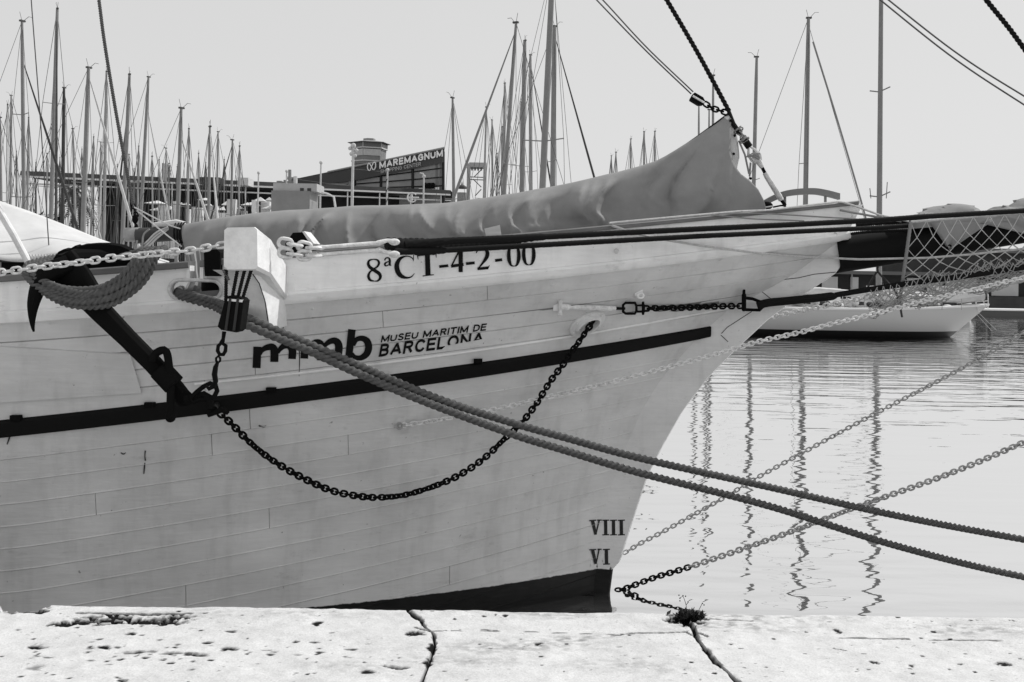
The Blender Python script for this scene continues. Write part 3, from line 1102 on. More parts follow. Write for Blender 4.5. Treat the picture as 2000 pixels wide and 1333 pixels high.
def link_mesh(pitch, d, m):
    key = (round(pitch, 4), round(d, 4), m.name)
    if key in _links: return _links[key]
    # stadium loop in the XY plane, long axis X
    w = d * 1.75          # half width to wire centre ~ inner width
    hl = pitch / 2 + d / 2
    hw = max(d * 1.2, 0.6 * pitch * 0.62)
    path = []
    r = hw
    for k in range(8):
        a = -math.pi / 2 + math.pi * k / 7
        path.append(Vector((hl - r + r * math.cos(a), r * math.sin(a), 0)))
    for k in range(8):
        a = math.pi / 2 + math.pi * k / 7
        path.append(Vector((-(hl - r) + r * math.cos(a), r * math.sin(a), 0)))
    mb = MB().tube(path, d / 2, 6, closed=True)
    o = mb.build('link', m)
    me = o.data
    bpy.data.objects.remove(o)
    _links[key] = me
    return me


def chain(name, label, cat, pts, pitch, d, m, group=None, m_of=None, parent=None, twist=0.25, seed=1):
    path = cr(pts, step=pitch)
    if parent is None:
        t = thing(name, label, cat, tuple(path[0]), group)
    else:
        t = parent
    rr = random.Random(seed)
    ph = 0.0
    base = t.location
    for i in range(len(path) - 1):
        a, b = path[i], path[i + 1]
        c = (a + b) / 2
        x = (b - a).normalized()
        ref = Vector((0, -1, 0))
        z = (ref - x * ref.dot(x)).normalized()      # flat link faces the quay
        y = z.cross(x)
        Mx = Matrix((x, y, z)).transposed().to_4x4()
        ph += rr.uniform(-twist, twist)
        ph *= 0.9
        Mx = Mx @ Matrix.Rotation(ph + (math.pi / 2 if i % 2 else 0), 4, 'X')
        mm = m_of(c) if m_of else m
        o = bpy.data.objects.new('link', link_mesh(pitch, d, mm))
        C.objects.link(o)
        o.parent = t
        o.matrix_local = Matrix.Translation(c - base) @ Mx
    return t


def rope(name, label, cat, pts, r, m, lobes=3, pitch=None, group=None, parent=None, step=None, n=18, depth=0.46):
    pitch = pitch or r * 4.2
    path = cr(pts, step=step or r * 0.3)
    mb = MB().tube(path, r, n, lobes=lobes, pitch=pitch, depth=depth)
    o = mb.build(name, m, parent, angle=80)
    if parent is None:
        tag(o, label, cat, group)
    return o


def line(name, label, cat, pts, r, m, group=None, parent=None, n=6, step=None):
    P = [Vector(p) for p in pts]
    if len(P) > 2: P = cr(P, step=step or 0.08)
    o = MB().tube(P, r, n).build(name, m, parent)
    if parent is None: tag(o, label, cat, group)
    return o


def hp2(x, y, off):
    """pixel on the hull, lifted off along the view"""
    p = hhit(x, y)
    return pix(x, y, p.y - off)


def follow(pts, y0, y1, off=0.05):
    """pixels -> points whose depth runs from y0 to y1 along X but never inside the hull"""
    out = []
    x0, x1 = pts[0][0], pts[-1][0]
    for x, y in pts:
        Y = y0 + (y1 - y0) * (x - x0) / (x1 - x0)
        h = hit0(x, y, B)
        if x < 1670 and h.y < YC - ST + 0.02: Y = min(Y, h.y - off)
        out.append(pix(x, y, Y))
    return out


def dens(pts, n=5):
    out = []
    for (a, b), (c, d) in zip(pts[:-1], pts[1:]):
        for k in range(n):
            out.append((a + (c - a) * k / n, b + (d - b) * k / n))
    out.append(pts[-1])
    return out


# ---- mooring lines
fl = hhit(350, 574)
for nm, pp, lab in (('mooring_rope', [(480, 620), (600, 671), (700, 714), (855, 779), (1000, 826), (1100, 854), (1250, 895), (1500, 951), (1750, 1007), (2000, 1054)], 'upper of two laid mooring ropes running from the fairlead across the hull'),
                    ('mooring_rope', [(480, 634), (600, 684), (700, 730), (830, 785), (1000, 848), (1100, 879), (1250, 924), (1500, 988), (1750, 1066), (2000, 1127)], 'lower of two laid mooring ropes running from the fairlead across the hull')):
    up = lab.startswith('upper')
    P = [fl + Vector((-0.10, 0.35, 0.02)), pix(352, 573 + (0 if up else 5), fl.y - 0.02), pix(420, 590 + (0 if up else 10), fl.y - 0.13)]
    for x, y in pp:
        P.append(pix(x, y, 6.12 + (x - 480) / 1520 * 1.45 - (0.0 if up else 0.03)))
    e = P[-1]
    P += [e + Vector((1.2, -0.3, -0.13)), Vector((e.x + 3.2, 6.6, max(e.z, .75) + .02)), Vector((e.x + 5.0, 5.8, QZ + 0.12)), Vector((e.x + 5.4, 5.4, QZ + 0.25))]
    rope(nm, lab, 'rope', P, 0.0245, M_rope, 3, 0.125)
bx_ = P[-1]
bol = thing('quay_bollard', 'cast iron mooring bollard on the quay holding two ropes', 'bollard', (bx_.x + 0.1, bx_.y, QZ))
MB().tube([Vector((bx_.x + .1, bx_.y, QZ - .02 + h)) for h in (0, .05, .1, .3, .36, .42, .46)], [.2, .2, .14, .12, .2, .2, .1], 20).build('post', M_iron, bol)

# ---- hawse pipe
hc = hhit(1146, 632)
hn = hnorm(hc.x, hc.z)
hx = Vector((1, 0, 0)); hx = (hx - hn * hx.dot(hn)).normalized()
tilt_ = R(14)
hz = hn.cross(hx); hz = hz if hz.z > 0 else -hz
hx, hz = hx * math.cos(tilt_) + hz * math.sin(tilt_), hz * math.cos(tilt_) - hx * math.sin(tilt_)


def oval(a, b, off, n=36, dc=(0, 0)):
    return [hc + hx * (a * math.cos(2 * math.pi * k / n) + dc[0]) + hz * (b * math.sin(2 * math.pi * k / n) + dc[1]) + hn * off for k in range(n)]


hp_o = MB().grid([oval(.150, .100, -0.02), oval(.150, .100, .012), oval(.143, .093, .02), oval(.110, .068, .022), oval(.100, .058, .045), oval(.088, .048, .048), oval(.078, .040, .03), oval(.072, .036, -0.02)], cv=True).build('hawse_pipe', M_stem, ship)
MB().add(oval(.0725, .0365, 0.0), [tuple(range(36))]).build('hawse_shade_disc', M_black, hp_o, smooth=False)  # flat black disc, the shade inside the pipe put in as colour
for a in (20, 75, 130, 185, 240, 310):
    MB().ball(hc + hx * (.127 * math.cos(R(a))) + hz * (.082 * math.sin(R(a))) + hn * .022, .011, 8, 5).build('bolt', M_stem, hp_o)

# ---- anchor cable (black chain hanging in a bight)
an_e = hp2(425, 806, 0.16)
pts = [(1158, 630), (1148, 642), (1140, 655), (1115, 690), (1100, 712), (1075, 745), (1050, 785), (1020, 825), (985, 858), (940, 900), (880, 937), (800, 965), (740, 972), (690, 968), (640, 956), (580, 928), (530, 898), (490, 866), (450, 826), (428, 806)]
P = []
hs = hc + hn * 0.06
for x, y in pts:
    Y = an_e.y + (hs.y - an_e.y) * (x - 428) / (1158 - 428)
    Y = min(Y, hit0(x, y, B).y - 0.035)
    P.append(pix(x, y, Y))
P.insert(0, hc - hn * 0.05 + hx * 0.02)
chain('anchor_chain', 'black anchor chain hanging in a deep loop from hawse pipe to anchor', 'chain', P, 0.0335, 0.0155, M_iron, twist=0.35, seed=3)

# ---- grey guy chain along the hull to the bowsprit
pts = [(783, 832), (850, 822), (900, 813), (1000, 793), (1060, 778), (1200, 745), (1350, 705), (1405, 690), (1480, 668), (1560, 650), (1620, 634), (1700, 615), (1790, 592), (1900, 566), (2010, 540), (2250, 487)]
gp = follow(pts, hit0(783, 832, B).y - 0.03, 8.25, 0.03)
chain('bowsprit_guy_chain', 'pale grey chain running from a hull eye plate up past the stem', 'chain', gp, 0.036, 0.0125, M_palechain, group=None, twist=0.3, seed=5)
pts = [(1470, 632), (1482, 626), (1540, 612), (1600, 600), (1650, 590), (1720, 576), (1850, 550), (2010, 520), (2250, 472)]
chain('far_guy_chain', 'white chain emerging from behind the stem toward the bowsprit net', 'chain', [pix(x, y, 8.62) for x, y in pts], 0.044, 0.014, M_whiteiron, twist=0.2, seed=6)
# eye plate of the grey chain
p = hhit(781, 828)
ep = MB().box((p.x - .03, p.y - .02, p.z - .035), (p.x + .035, p.y + .03, p.z + .045)).build('eye_plate', M_hull, ship, smooth=False)
MB().tube([p + Vector((.02 * math.cos(a), -.03, -.012 + .02 * math.sin(a))) for a in [2 * math.pi * k / 12 for k in range(12)]], .007, 6, closed=True).build('ring', M_greychain, ep)

# ---- bobstay chains
def wet(c): return M_iron if c.x < pix(1348, 1107, YC).x else M_greychain


pts = [(1203, 1154), (1216, 1152), (1280, 1128), (1349, 1107), (1500, 1055), (1600, 1018), (1683, 987), (1850, 927), (2000, 864), (2300, 730)]
chain('bobstay_chain', 'lower bobstay chain, wet black near the waterline, rising from the foot of the stem', 'chain', [pix(x, y, YC) for x, y in pts], 0.0375, 0.0155, M_greychain, m_of=wet, twist=0.25, seed=8)
pts = [(1218, 1081), (1232, 1073), (1250, 1062), (1300, 1036), (1415, 972), (1469, 939), (1580, 878), (1704, 811), (1850, 735), (2000, 650), (2250, 500)]
chain('bobstay_chain', 'upper grey bobstay chain leaving the stem just beside the draught mark', 'chain', [pix(x, y, YC) for x, y in pts], 0.0375, 0.011, M_greychain, twist=0.25, seed=9)

# ---- lower black guy with turnbuckle, chain, shackle
guy = thing('bowsprit_guy', 'black bowsprit guy with white turnbuckle, short chain and big shackle on the hull side', 'rigging', tuple(hhit(1090, 598)))
p = hhit(1090, 598)
MB().box((p.x - .035, p.y - .025, p.z - .035), (p.x + .03, p.y + .03, p.z + .045)).build('eye_plate', M_bul, guy, smooth=False)
q = p + Vector((0.012, -.045, -.005))
MB().tube([q + Vector((0, 0, .05)), q + Vector((0, 0, .03)), q + Vector((0, 0, -.03)), q + Vector((0, 0, -.06))], [.016, .014, .014, .018], 8).build('pin', M_whiteiron, guy)
e1 = hp2(1202, 603, .07)
MB().tube([q + Vector((.0, -.004, 0)), q * .86 + e1 * .14, q * .8 + e1 * .2, q * .7 + e1 * .3, q * .2 + e1 * .8, e1], [.026, .022, .010, .018, .020, .018], 10, flat=0.7).build('turnbuckle', M_whiteiron, guy)
e2 = hp2(1220, 603, .07)
MB().tube([e1, e2], .011, 8).build('threaded_rod', M_iron, guy)


def loop(pts, r, name, m, parent, n=7, closed=True):
    return MB().tube(pts, r, n, closed=closed).build(name, m, parent)


sh = [(1217, 596), (1222, 592), (1240, 592), (1243, 598), (1243, 607), (1240, 613), (1222, 613), (1217, 609)]
loop([hp2(x, y, .07) for x, y in sh], .010, 'shackle', M_iron, guy)
loop([hp2(x, y, .07) for x, y in ((1243, 597), (1258, 597), (1258, 609), (1243, 609))], .010, 'shackle', M_iron, guy)
MB().tube([hp2(1256, 591, .07), hp2(1256, 614, .07)], .010, 8).build('pin', M_iron, guy)
cp = [hp2(x, y, .07) for x, y in ((1258, 603), (1300, 602), (1350, 601), (1400, 599), (1450, 598))]
chain('', '', '', cp, 0.044, 0.016, M_iron, parent=guy, twist=.3, seed=4)
big = [(1452, 582), (1470, 584), (1486, 590), (1490, 600), (1484, 606), (1452, 605)]
loop([hp2(x, y, .10) for x, y in big], .013, 'bow_shackle', M_iron, guy, closed=False)
MB().tube([hp2(1453, 568, .10), hp2(1453, 574, .1), hp2(1453, 576, .10), hp2(1453, 606, .10)], [.012, .012, .018, .018], 8).build('pin', M_iron, guy)
wr = [(1480, 598), (1500, 592), (1540, 588), (1600, 582), (1632, 578), (1640, 575), (1760, 556), (1880, 540), (2000, 522), (2250, 482)]
W = []
for x, y in wr:
    h = hit0(x, y, B).y if x < 1560 else YC - .1
    W.append(pix(x, y, min(h - .09, 8.2) if x < 1640 else 8.2))
pathw = cr(W, step=.03)
MB().tube(pathw, [.034 if pt.x < pix(1630, 578, 8.2).x else .023 for pt in pathw], 10, lobes=3, pitch=.09, depth=.12).build('served_wire', M_tar, guy)

# ---- upper black guys (two served wires) with white turnbuckles to the cathead
ug = thing('bowsprit_shroud', 'pair of black served wire shrouds with white chain links and turnbuckles beside the cathead', 'rigging', tuple(hhit(560, 500)))
y_a = 5.95
r1 = follow(dens([(790, 478), (880, 471), (1065, 463), (1200, 456), (1380, 447), (1550, 439), (1720, 430), (1800, 424), (2000, 412), (2250, 396)], 4), 6.45, 8.15, .05)
pt1 = cr(r1, step=.02)
xa1, xb1 = pix(870, 470, 6.6).x, pix(1062, 462, 7.2).x
MB().tube(pt1, [.026 if p.x < xa1 else .024 if p.x < xb1 else .0205 for p in pt1], 10, lobes=3, pitch=.1, depth=.14).build('served_wire', M_tar, ug)
r2 = follow(dens([(770, 492), (870, 489), (1000, 482), (1380, 461), (1550, 453), (1720, 445), (1778, 441)], 4), 6.4, 8.15, .05)
pt2 = cr(r2, step=.02)
MB().tube(pt2, [.024 if p.x < xa1 else .0195 for p in pt2], 10, lobes=3, pitch=.1, depth=.14).build('served_wire', M_tar, ug)
# seizing blob
sz = follow(dens([(755, 476), (790, 481), (840, 483), (880, 480), (950, 476), (1010, 471), (1062, 463)], 4), 6.38, 7.2, .06)
szp = cr(sz, step=.012)
MB().tube(szp, [.019 + .036 * math.exp(-((p.x - pix(820, 480, 6.5).x) / .24) ** 2) + .003 * math.sin(i * 1.7) for i, p in enumerate(szp)], 12, flat=.7).build('seizing', M_tar, ug)
ye = 5.98
for row, (ya, yb, yc, yd) in enumerate(((474, 483, 476, 468), (493, 497, 490, 492))):
    lk = [(548, ya), (566, ya + 3), (586, ya + 6), (606, yb + 2), (622, yb + 2)]
    chain('', '', '', [pix(x, y, ye + (x - 540) / 240 * .38) for x, y in lk], .062, .022, M_whiteiron, parent=ug, twist=.25, seed=12 + row)
    tb = [(618, yb + 1), (628, yb + 1), (634, yb), (726, yc), (734, yc), (740, yc - 1), (756, yd + 2), (772, yd + 4)]
    MB().tube([pix(x, y, ye + (x - 540) / 240 * .38) for x, y in tb], [.010, .017, .012, .0135, .0135, .018, .012, .016], 10).build('turnbuckle', M_whiteiron, ug)
    MB().ball(pix(770, yd + 5, 6.36), .028, 10, 6, (1.3, .7, .8)).build('thimble', M_whiteiron, ug)

# ---- cathead with knee
cat_o = None


def cth(x, y, Y):       # point on the beam by photo pixel at the end face depth
    return pix(x, y, Y)


YF = 5.55
fa = [(438, 450), (444, 445), (496, 444), (502, 449), (503, 520), (498, 526), (444, 527), (437, 520)]
front = [pix(x, y, YF) for x, y in fa]
inb = Vector((-0.10, 1.5, -0.14))
ring0 = [p + Vector(((front[0].x + .094 - p.x) * .06, -0.0, (2.72 - p.z) * .05)) for p in front]
mb = MB()
mb.grid([front, [p + inb * .02 + (p - sum(front, Vector()) / 8) * .03 for p in front], [p + inb * .30 for p in front], [p + inb + Vector((0, 0, -.16)) for p in front]], cv=True)
mb.f.append(tuple(range(7, -1, -1)))
cat_o = mb.build('cathead', M_white, ship, angle=30)
# knee under the beam
xk0, xk1 = -1.655, -1.475
und = pix(470, 527, YF).z
kc = [(5.66, und - 0.004), (5.84, und - .035), (6.02, und - .10), (6.16, und - .20), (6.25, und - .33), (6.28, und - .37), (6.9, und - .37), (6.9, und - .08), (6.1, und - .05)]
MB().prism([(xk0, y, z) for y, z in kc], (xk1 - xk0, 0, 0)).build('knee', M_white, cat_o, angle=40)

for k in range(3):
    MB().ball(Vector((front[3].x - .022 - .012 * k, YF + .16 + .13 * k, 2.70 - .012 * k)), .013, 8, 5, (.5, 1, 1)).build('bolt', M_whiteiron, cat_o)
MB().tube([(xk1 + .003, y - .05, z + .02) for y, z in kc[1:5]], .003, 5).build('check_crack', M_black, cat_o)

# ---- white chain aft of the cathead
pts = [(440, 478), (420, 481), (395, 486), (360, 491), (330, 493), (280, 498), (220, 504), (170, 511), (120, 517), (70, 523), (20, 530), (-60, 540), (-500, 600)]
chain('cathead_chain', 'white painted chain stretched from the cathead aft along the bulwark', 'chain', [pix(x, y, 5.72) for x, y in pts], .0445, .0138, M_whiteiron, twist=.4, seed=15)

# ---- cat tackle: falls, block, hook
ct = thing('cat_tackle', 'black pulley block with rope falls and hook hanging under the cathead', 'tackle', tuple(pix(450, 600, 5.6)))
for a, b in (((442, 527), (441, 590)), ((464, 527), (452, 590)), ((478, 527), (462, 592)), ((491, 527), (472, 590)), ((437, 527), (446, 548))):
    rope('fall', '', '', [pix(*a, 5.60), pix((a[0] + b[0]) / 2, (a[1] + b[1]) / 2, 5.6), pix(*b, 5.6)], .0095, M_tar if a[0] != 437 else M_rope, 3, parent=ct)
bl = [(441, 580), (447, 578), (470, 582), (476, 588), (468, 645), (462, 650), (432, 645), (425, 638)]
MB().prism([pix(x, y, 5.54) for x, y in bl], (0, .13, 0)).build('block_shell', M_iron, ct, smooth=False)
for x0_, x1_ in ((449, 440), (464, 456)):
    MB().prism([pix(x0_ - 2, 583, 5.53), pix(x0_ + 3, 583, 5.53), pix(x1_ + 3, 646, 5.53), pix(x1_ - 2, 646, 5.53)], (0, .02, 0)).build('cheek_strap', mat('iron_strap', .02, .5), ct, smooth=False)
MB().prism([pix(x, y, 5.535) for x, y in ((445, 584), (474, 586), (473, 591), (444, 588))], (0, .02, 0)).build('block_top_highlight', M_white, ct, smooth=False)  # white strip paints the highlight along the top of the block
MB().tube([pix(438, 648, 5.6), pix(436, 662, 5.6), pix(433, 672, 5.6)], [.012, .010, .016], 8).build('swivel', M_iron, ct)
loop([pix(x, y, 5.6) for x, y in ((433, 670), (441, 676), (440, 686), (436, 693), (429, 693), (425, 686), (426, 676))], .011, 'swivel_eye', M_iron, ct)
loop([pix(x, y, 5.6) for x, y in ((426, 696), (430, 700), (430, 705), (426, 709), (422, 705), (422, 700))], .007, 'ring', M_iron, ct)
MB().tube([pix(425, 708, 5.6), pix(421, 718, 5.6), pix(419, 732, 5.6), pix(421, 745, 5.6), pix(417, 755, 5.6), pix(408, 760, 5.6), pix(402, 754, 5.6)], [.009, .014, .016, .015, .014, .012, .006], 8).build('hook', M_iron, ct)

# ================================================================== anchor on the rail
an = thing('anchor', 'black iron stock anchor lashed over the bulwark rail with its shank slanting down', 'anchor', tuple(hp2(330, 750, .1)))
YA = 6.02
mb = MB()
ax = [(118, 512, 6.02), (150, 548, 6.00), (200, 612, 5.98), (250, 662, 5.98), (300, 712, 6.00), (345, 762, 6.03), (364, 784, 6.05)]
wid = [.098, .092, .060, .051, .050, .048, .042]
gr = []
ctrs = [pix(x, y, Y) for x, y, Y in ax]
for i, c in enumerate(ctrs):
    t = (ctrs[min(i + 1, len(ctrs) - 1)] - ctrs[max(i - 1, 0)]).normalized()
    s_ = Vector((0, 1, 0)).cross(t).normalized()
    n_ = t.cross(s_)
    w = wid[i]
    gr.append([c + s_ * (w * ca) + n_ * (.045 * sa) for ca, sa in ((1, -.5), (1, .5), (.6, 1), (-.6, 1), (-1, .5), (-1, -.5), (-.6, -1), (.6, -1))])
mb.grid(gr, cv=True)
mb.f.append(tuple(range(8))); mb.f.append(tuple(len(mb.v) - 8 + k for k in range(8)))
mb.build('shank', M_iron, an)
# lower arm with pea
arm = [(135, 515, 5.98, .055), (97, 532, 5.93, .058), (77, 558, 5.92, .056), (66, 590, 5.92, .045), (63, 618, 5.93, .034), (64, 638, 5.94, .02), (66, 648, 5.95, .006)]
MB().tube(cr([pix(a, b, c) for a, b, c, d in arm], n=24), list(np.interp(np.linspace(0, 1, 24), np.linspace(0, 1, 7), [d for *_, d in arm])), 10).build('arm', M_iron, an)
# upper arm over the rail and its palm
arm = [(120, 515, 6.0, .055), (150, 502, 6.1, .05), (195, 500, 6.2, .04), (240, 502, 6.3, .03)]
MB().tube([pix(a, b, c) for a, b, c, d in arm], [d for *_, d in arm], 10).build('arm', M_iron, an)
palm = [(88, 524), (104, 506), (114, 492), (124, 487), (134, 488), (142, 483), (147, 480), (152, 483), (160, 479), (185, 477), (210, 477), (235, 481), (255, 490), (266, 500), (262, 512), (230, 515), (170, 522), (120, 530)]
MB().prism([pix(x, y, 6.06 + (x - 88) * .0012) for x, y in palm], (.01, .045, .01)).build('palm', M_iron, an, smooth=False)
# stock: iron rod with a folded end
st = [(298, 706), (303, 692), (318, 684), (326, 690), (330, 715), (333, 750), (333, 790), (333, 812)]
MB().tube(cr([pix(x, y, 5.93) for x, y in st], n=30), .0235, 10).build('stock', M_iron, an)
MB().ball(pix(333, 815, 5.93), .032).build('stock_knob', M_iron, an)
MB().tube([pix(312, 722, 5.96), pix(340, 752, 5.96)], [.066, .066], 12).build('stock_collar', M_iron, an)
MB().ball(pix(360, 778, 6.02), .055, 10, 6, (1, .6, .9)).build('shank_eye', M_iron, an)
loop([pix(x, y, 5.96) for x, y in ((372, 778), (384, 766), (398, 755), (410, 749), (421, 753), (424, 764), (418, 776), (408, 781), (392, 780), (378, 786))], .0145, 'ring', M_iron, an)
MB().tube([pix(362, 782, 5.98), pix(385, 776, 5.98), pix(398, 771, 5.98), pix(410, 778, 5.97), pix(412, 800, 5.95)], [.03, .022, .022, .025, .02], 8).build('shackle', M_iron, an)
MB().tube([pix(406, 812, 5.97), pix(420, 806, 5.97), pix(436, 800, 5.97), pix(446, 808, 5.97)], [.012, .016, .018, .012], 8).build('joining_shackle', M_iron, an)
MB().tube([hp2(424, 790, .0), pix(418, 800, 5.97)], .02, 8).build('lashing', M_iron, an)

# ---- coil of rope hung on the rail
loops = [[(52, 533), (75, 548), (110, 561), (150, 567), (195, 563), (232, 545), (252, 525), (262, 510)],
         [(50, 537), (70, 553), (115, 573), (160, 580), (205, 573), (248, 550), (272, 524), (281, 508)],
         [(55, 541), (75, 560), (118, 584), (165, 590), (215, 582), (258, 558), (283, 528), (293, 507)],
         [(60, 545), (82, 568), (125, 592), (172, 599), (222, 592), (268, 562), (293, 530), (303, 505)],
         [(66, 536), (90, 552), (125, 566), (165, 574), (208, 568), (243, 548), (262, 528), (272, 508)]]
rc = thing('rope_coil', 'coil of thick brown-grey laid rope hung over the bulwark rail across the anchor', 'rope', tuple(pix(170, 580, 5.9)))
for i, lp in enumerate(loops):
    P = [pix(x, y, 5.86 - .012 * (i % 3) + .10 * (abs(x - 165) / 130) ** 2) for x, y in lp]
    e = P[-1]; s0 = P[0]
    P = [s0 + Vector((.06, .30, .10)), s0 + Vector((-.01, .06, .05))] + P + [e + Vector((.015, .06, .05)), e + Vector((-.03, .22, .06)), e + Vector((-.2, .3, .02))]
    rope('loop', '', '', P, .0205, M_rope, 3, .10, parent=rc)

# ================================================================== bowsprit
bs = MB().tube([pix(1630, 498, YC), pix(1645, 496, YC), pix(1780, 476, YC), pix(2000, 443, YC), pix(2600, 352, YC)], [.155, .152, .145, .135, .11], 20).build('bowsprit', M_black, ship)
for i, pts in enumerate(([(1672, 440), (1720, 437), (1790, 433)], [(1662, 457), (1700, 453), (1775, 450)])):
    rope('gripe_rope', 'short black rope end lying on the bowsprit top' if i == 0 else 'black rope lashed along the root of the bowsprit', 'rope', [pix(x, y, 8.22) for x, y in pts], .012, M_tar, 3)

# ---- canvas over the furled jib on the bowsprit
top = [(1730, 437), (1745, 430), (1765, 424), (1800, 415), (1812, 408), (1850, 399), (1868, 398), (1885, 401), (1905, 409), (1928, 416), (1945, 407), (1955, 402), (1962, 401), (1975, 404), (1985, 396), (2000, 388), (2040, 378), (2120, 372), (2250, 375)]
tz = cr([Vector((x, y, 0)) for x, y in top], n=70)
g = []
for i, q in enumerate(tz):
    yb = 452 - (q.x - 1730) * .085
    row = []
    for k in range(15):
        a = math.pi * k / 14
        w = .03 + .16 * min(1, (q.x - 1725) / 60)
        yy = yb - (yb - q.y) * math.sin(a) ** .8
        fold = (.016 * math.sin(q.x * .11 + 3 * math.sin(a * 2)) + .010 * math.sin(q.x * .31 + 5 * a)) * math.sin(a)
        row.append(pix(q.x, yy, YC) + Vector((fold * 2, -w * math.cos(a) * (1 + fold * 6), 0)))
    g.append(row)
jb = thing('jib_cover', 'light grey canvas bundle of a furled jib on top of the bowsprit', 'sail', tuple(pix(1860, 430, YC)))
MB().grid(g).build('cover', M_canvas2, jb)
fl_ = [(1818, 438), (1836, 462), (1853, 487), (1858, 488), (1880, 468), (1930, 446), (1880, 437), (1840, 436)]
fg = []
A_ = cr([Vector((x, y, 0)) for x, y in [(1816, 436), (1835, 462), (1855, 489)]], n=12)
B_ = cr([Vector((x, y, 0)) for x, y in [(1940, 432), (1900, 458), (1855, 489)]], n=12)
for i in range(12):
    fg.append([pix(A_[i].x + (B_[i].x - A_[i].x) * k / 10, A_[i].y + (B_[i].y - A_[i].y) * k / 10, YC - .19 - .012 * math.sin(k * 1.3)) for k in range(11)])
o = MB().grid(fg).build('flap', M_canvas2, jb)
sm = o.modifiers.new('thickness', 'SOLIDIFY'); sm.thickness = .006
MB().tube([pix(1854.5 + 4 * math.cos(a), 483 + 4 * math.sin(a), YC - .20) for a in [2 * math.pi * k / 12 for k in range(12)]], .006, 6, closed=True).build('eyelet', M_iron, jb)
fg = []
for i in range(10):
    t = i / 9
    xa_, ya_ = 1950 + 50 * t, 430 + 30 * t - 0
    fg.append([pix(1915 + 170 * t + (60) * k / 8, 436 + 42 * t - 26 * k / 8 * (1 - t * .3), YC - .185 - .01 * math.sin(k * 1.5 + t * 3)) for k in range(9)])
o = MB().grid(fg).build('flap', M_canvas2, jb)
sm = o.modifiers.new('thickness', 'SOLIDIFY'); sm.thickness = .006

# ---- safety net under the bowsprit
nt_ = thing('bowsprit_net', 'white diamond mesh safety net slung under the bowsprit', 'net', tuple(pix(1800, 500, YC)))
U0, U1 = 1779, 2330


def net(u, v):
    """u along the bowsprit 0..1, v across 0 (near edge) .. 1 (far edge)"""
    x = U0 + (U1 - U0) * u
    yt = 434 - (x - 1780) * .085
    ybm = 596 - (x - 1757) * .215 + 8 * math.sin(u * 21)
    a = math.pi * v
    sag = math.sin(a) ** .75
    bx = x - 22 * sag * max(0, 1 - u * 6)
    return pix(bx, yt + (ybm - yt) * sag, YC + (v - .5) * .62)


mb = MB()
nu, nvn = 18, 14
for fam in (1, -1):
    for k in range(-nvn, nu + nvn):
        P = []
        for j in range(nvn * 2 + 1):
            v = j / (nvn * 2)
            u = (k + fam * v * nvn) / nu
            if fam < 0: u = (k + nvn - v * nvn - nvn / 2 + nvn / 2) / nu
            if 0 <= u <= 1: P.append(net(u, v) + Vector((0, .004 * fam, random.uniform(-.004, .004))))
        if len(P) > 1: mb.tube(P, .0029, 4)
o = mb.build('mesh', mat('net_cord', .52, .9), nt_)
o['kind'] = 'stuff'
# slack lower part of the net, bunched in folds
mb = MB()
rn = random.Random(3)
def slack(u, v):
    x = 1700 + 640 * u
    yb = 604 - (x - 1757) * .235 + 5 * math.sin(u * 33 + v * 4)
    return pix(x, yb - 52 * (1 - math.sin(math.pi * v) ** .6) * (1 - .25 * u) - 3 * math.sin(v * 19 + u * 40), YC + (v - .5) * .5)
for fam in (1, -1):
    for k in range(-14, 60):
        P = []
        for j in range(29):
            v = j / 28
            u = (k + v * 14) / 46 if fam > 0 else (k + 14 - v * 14) / 46
            if 0 <= u <= 1: P.append(slack(u, v) + Vector((rn.gauss(0, .008), .006 * fam, rn.gauss(0, .007))))
        if len(P) > 1: mb.tube(P, .0036, 4)
o = mb.build('slack_mesh', mat('net_cord_grey', .36, .9), nt_)
o['kind'] = 'stuff'
P = [net(0, j / 40) for j in range(41)]
MB().tube(cr(P, step=.012), .014, 10, lobes=3, pitch=.1).build('bolt_rope', M_greyrope, nt_, angle=80)
MB().tube(cr([net(i / 40, 0) for i in range(41)], step=.03), .011, 8, lobes=3, pitch=.08).build('edge_rope', M_lightrope, nt_, angle=80)
MB().tube(cr([net(i / 40, 1) for i in range(41)], step=.03), .011, 8, lobes=3, pitch=.08).build('edge_rope', M_greyrope, nt_, angle=80)
mb = MB()
for k in range(7):
    x = 1806 + k * 2.6
    c = pix(x, 424.5, 8.15)
    mb.tube([c + Vector((0, .028 * math.cos(a), .031 * math.sin(a))) for a in [2 * math.pi * q / 10 for q in range(10)]], .005, 5, closed=True)
mb.build('lashing', M_lightrope, nt_)
for pts in ([(1716, 518), (1714, 530), (1728, 546), (1750, 572), (1760, 600)], [(1712, 532), (1700, 552), (1690, 572)], [(1752, 582), (1758, 600), (1762, 620)]):
    MB().tube(cr([pix(x, y, 8.42) for x, y in pts], step=.03), .009, 6).build('hanger', M_wood, nt_)

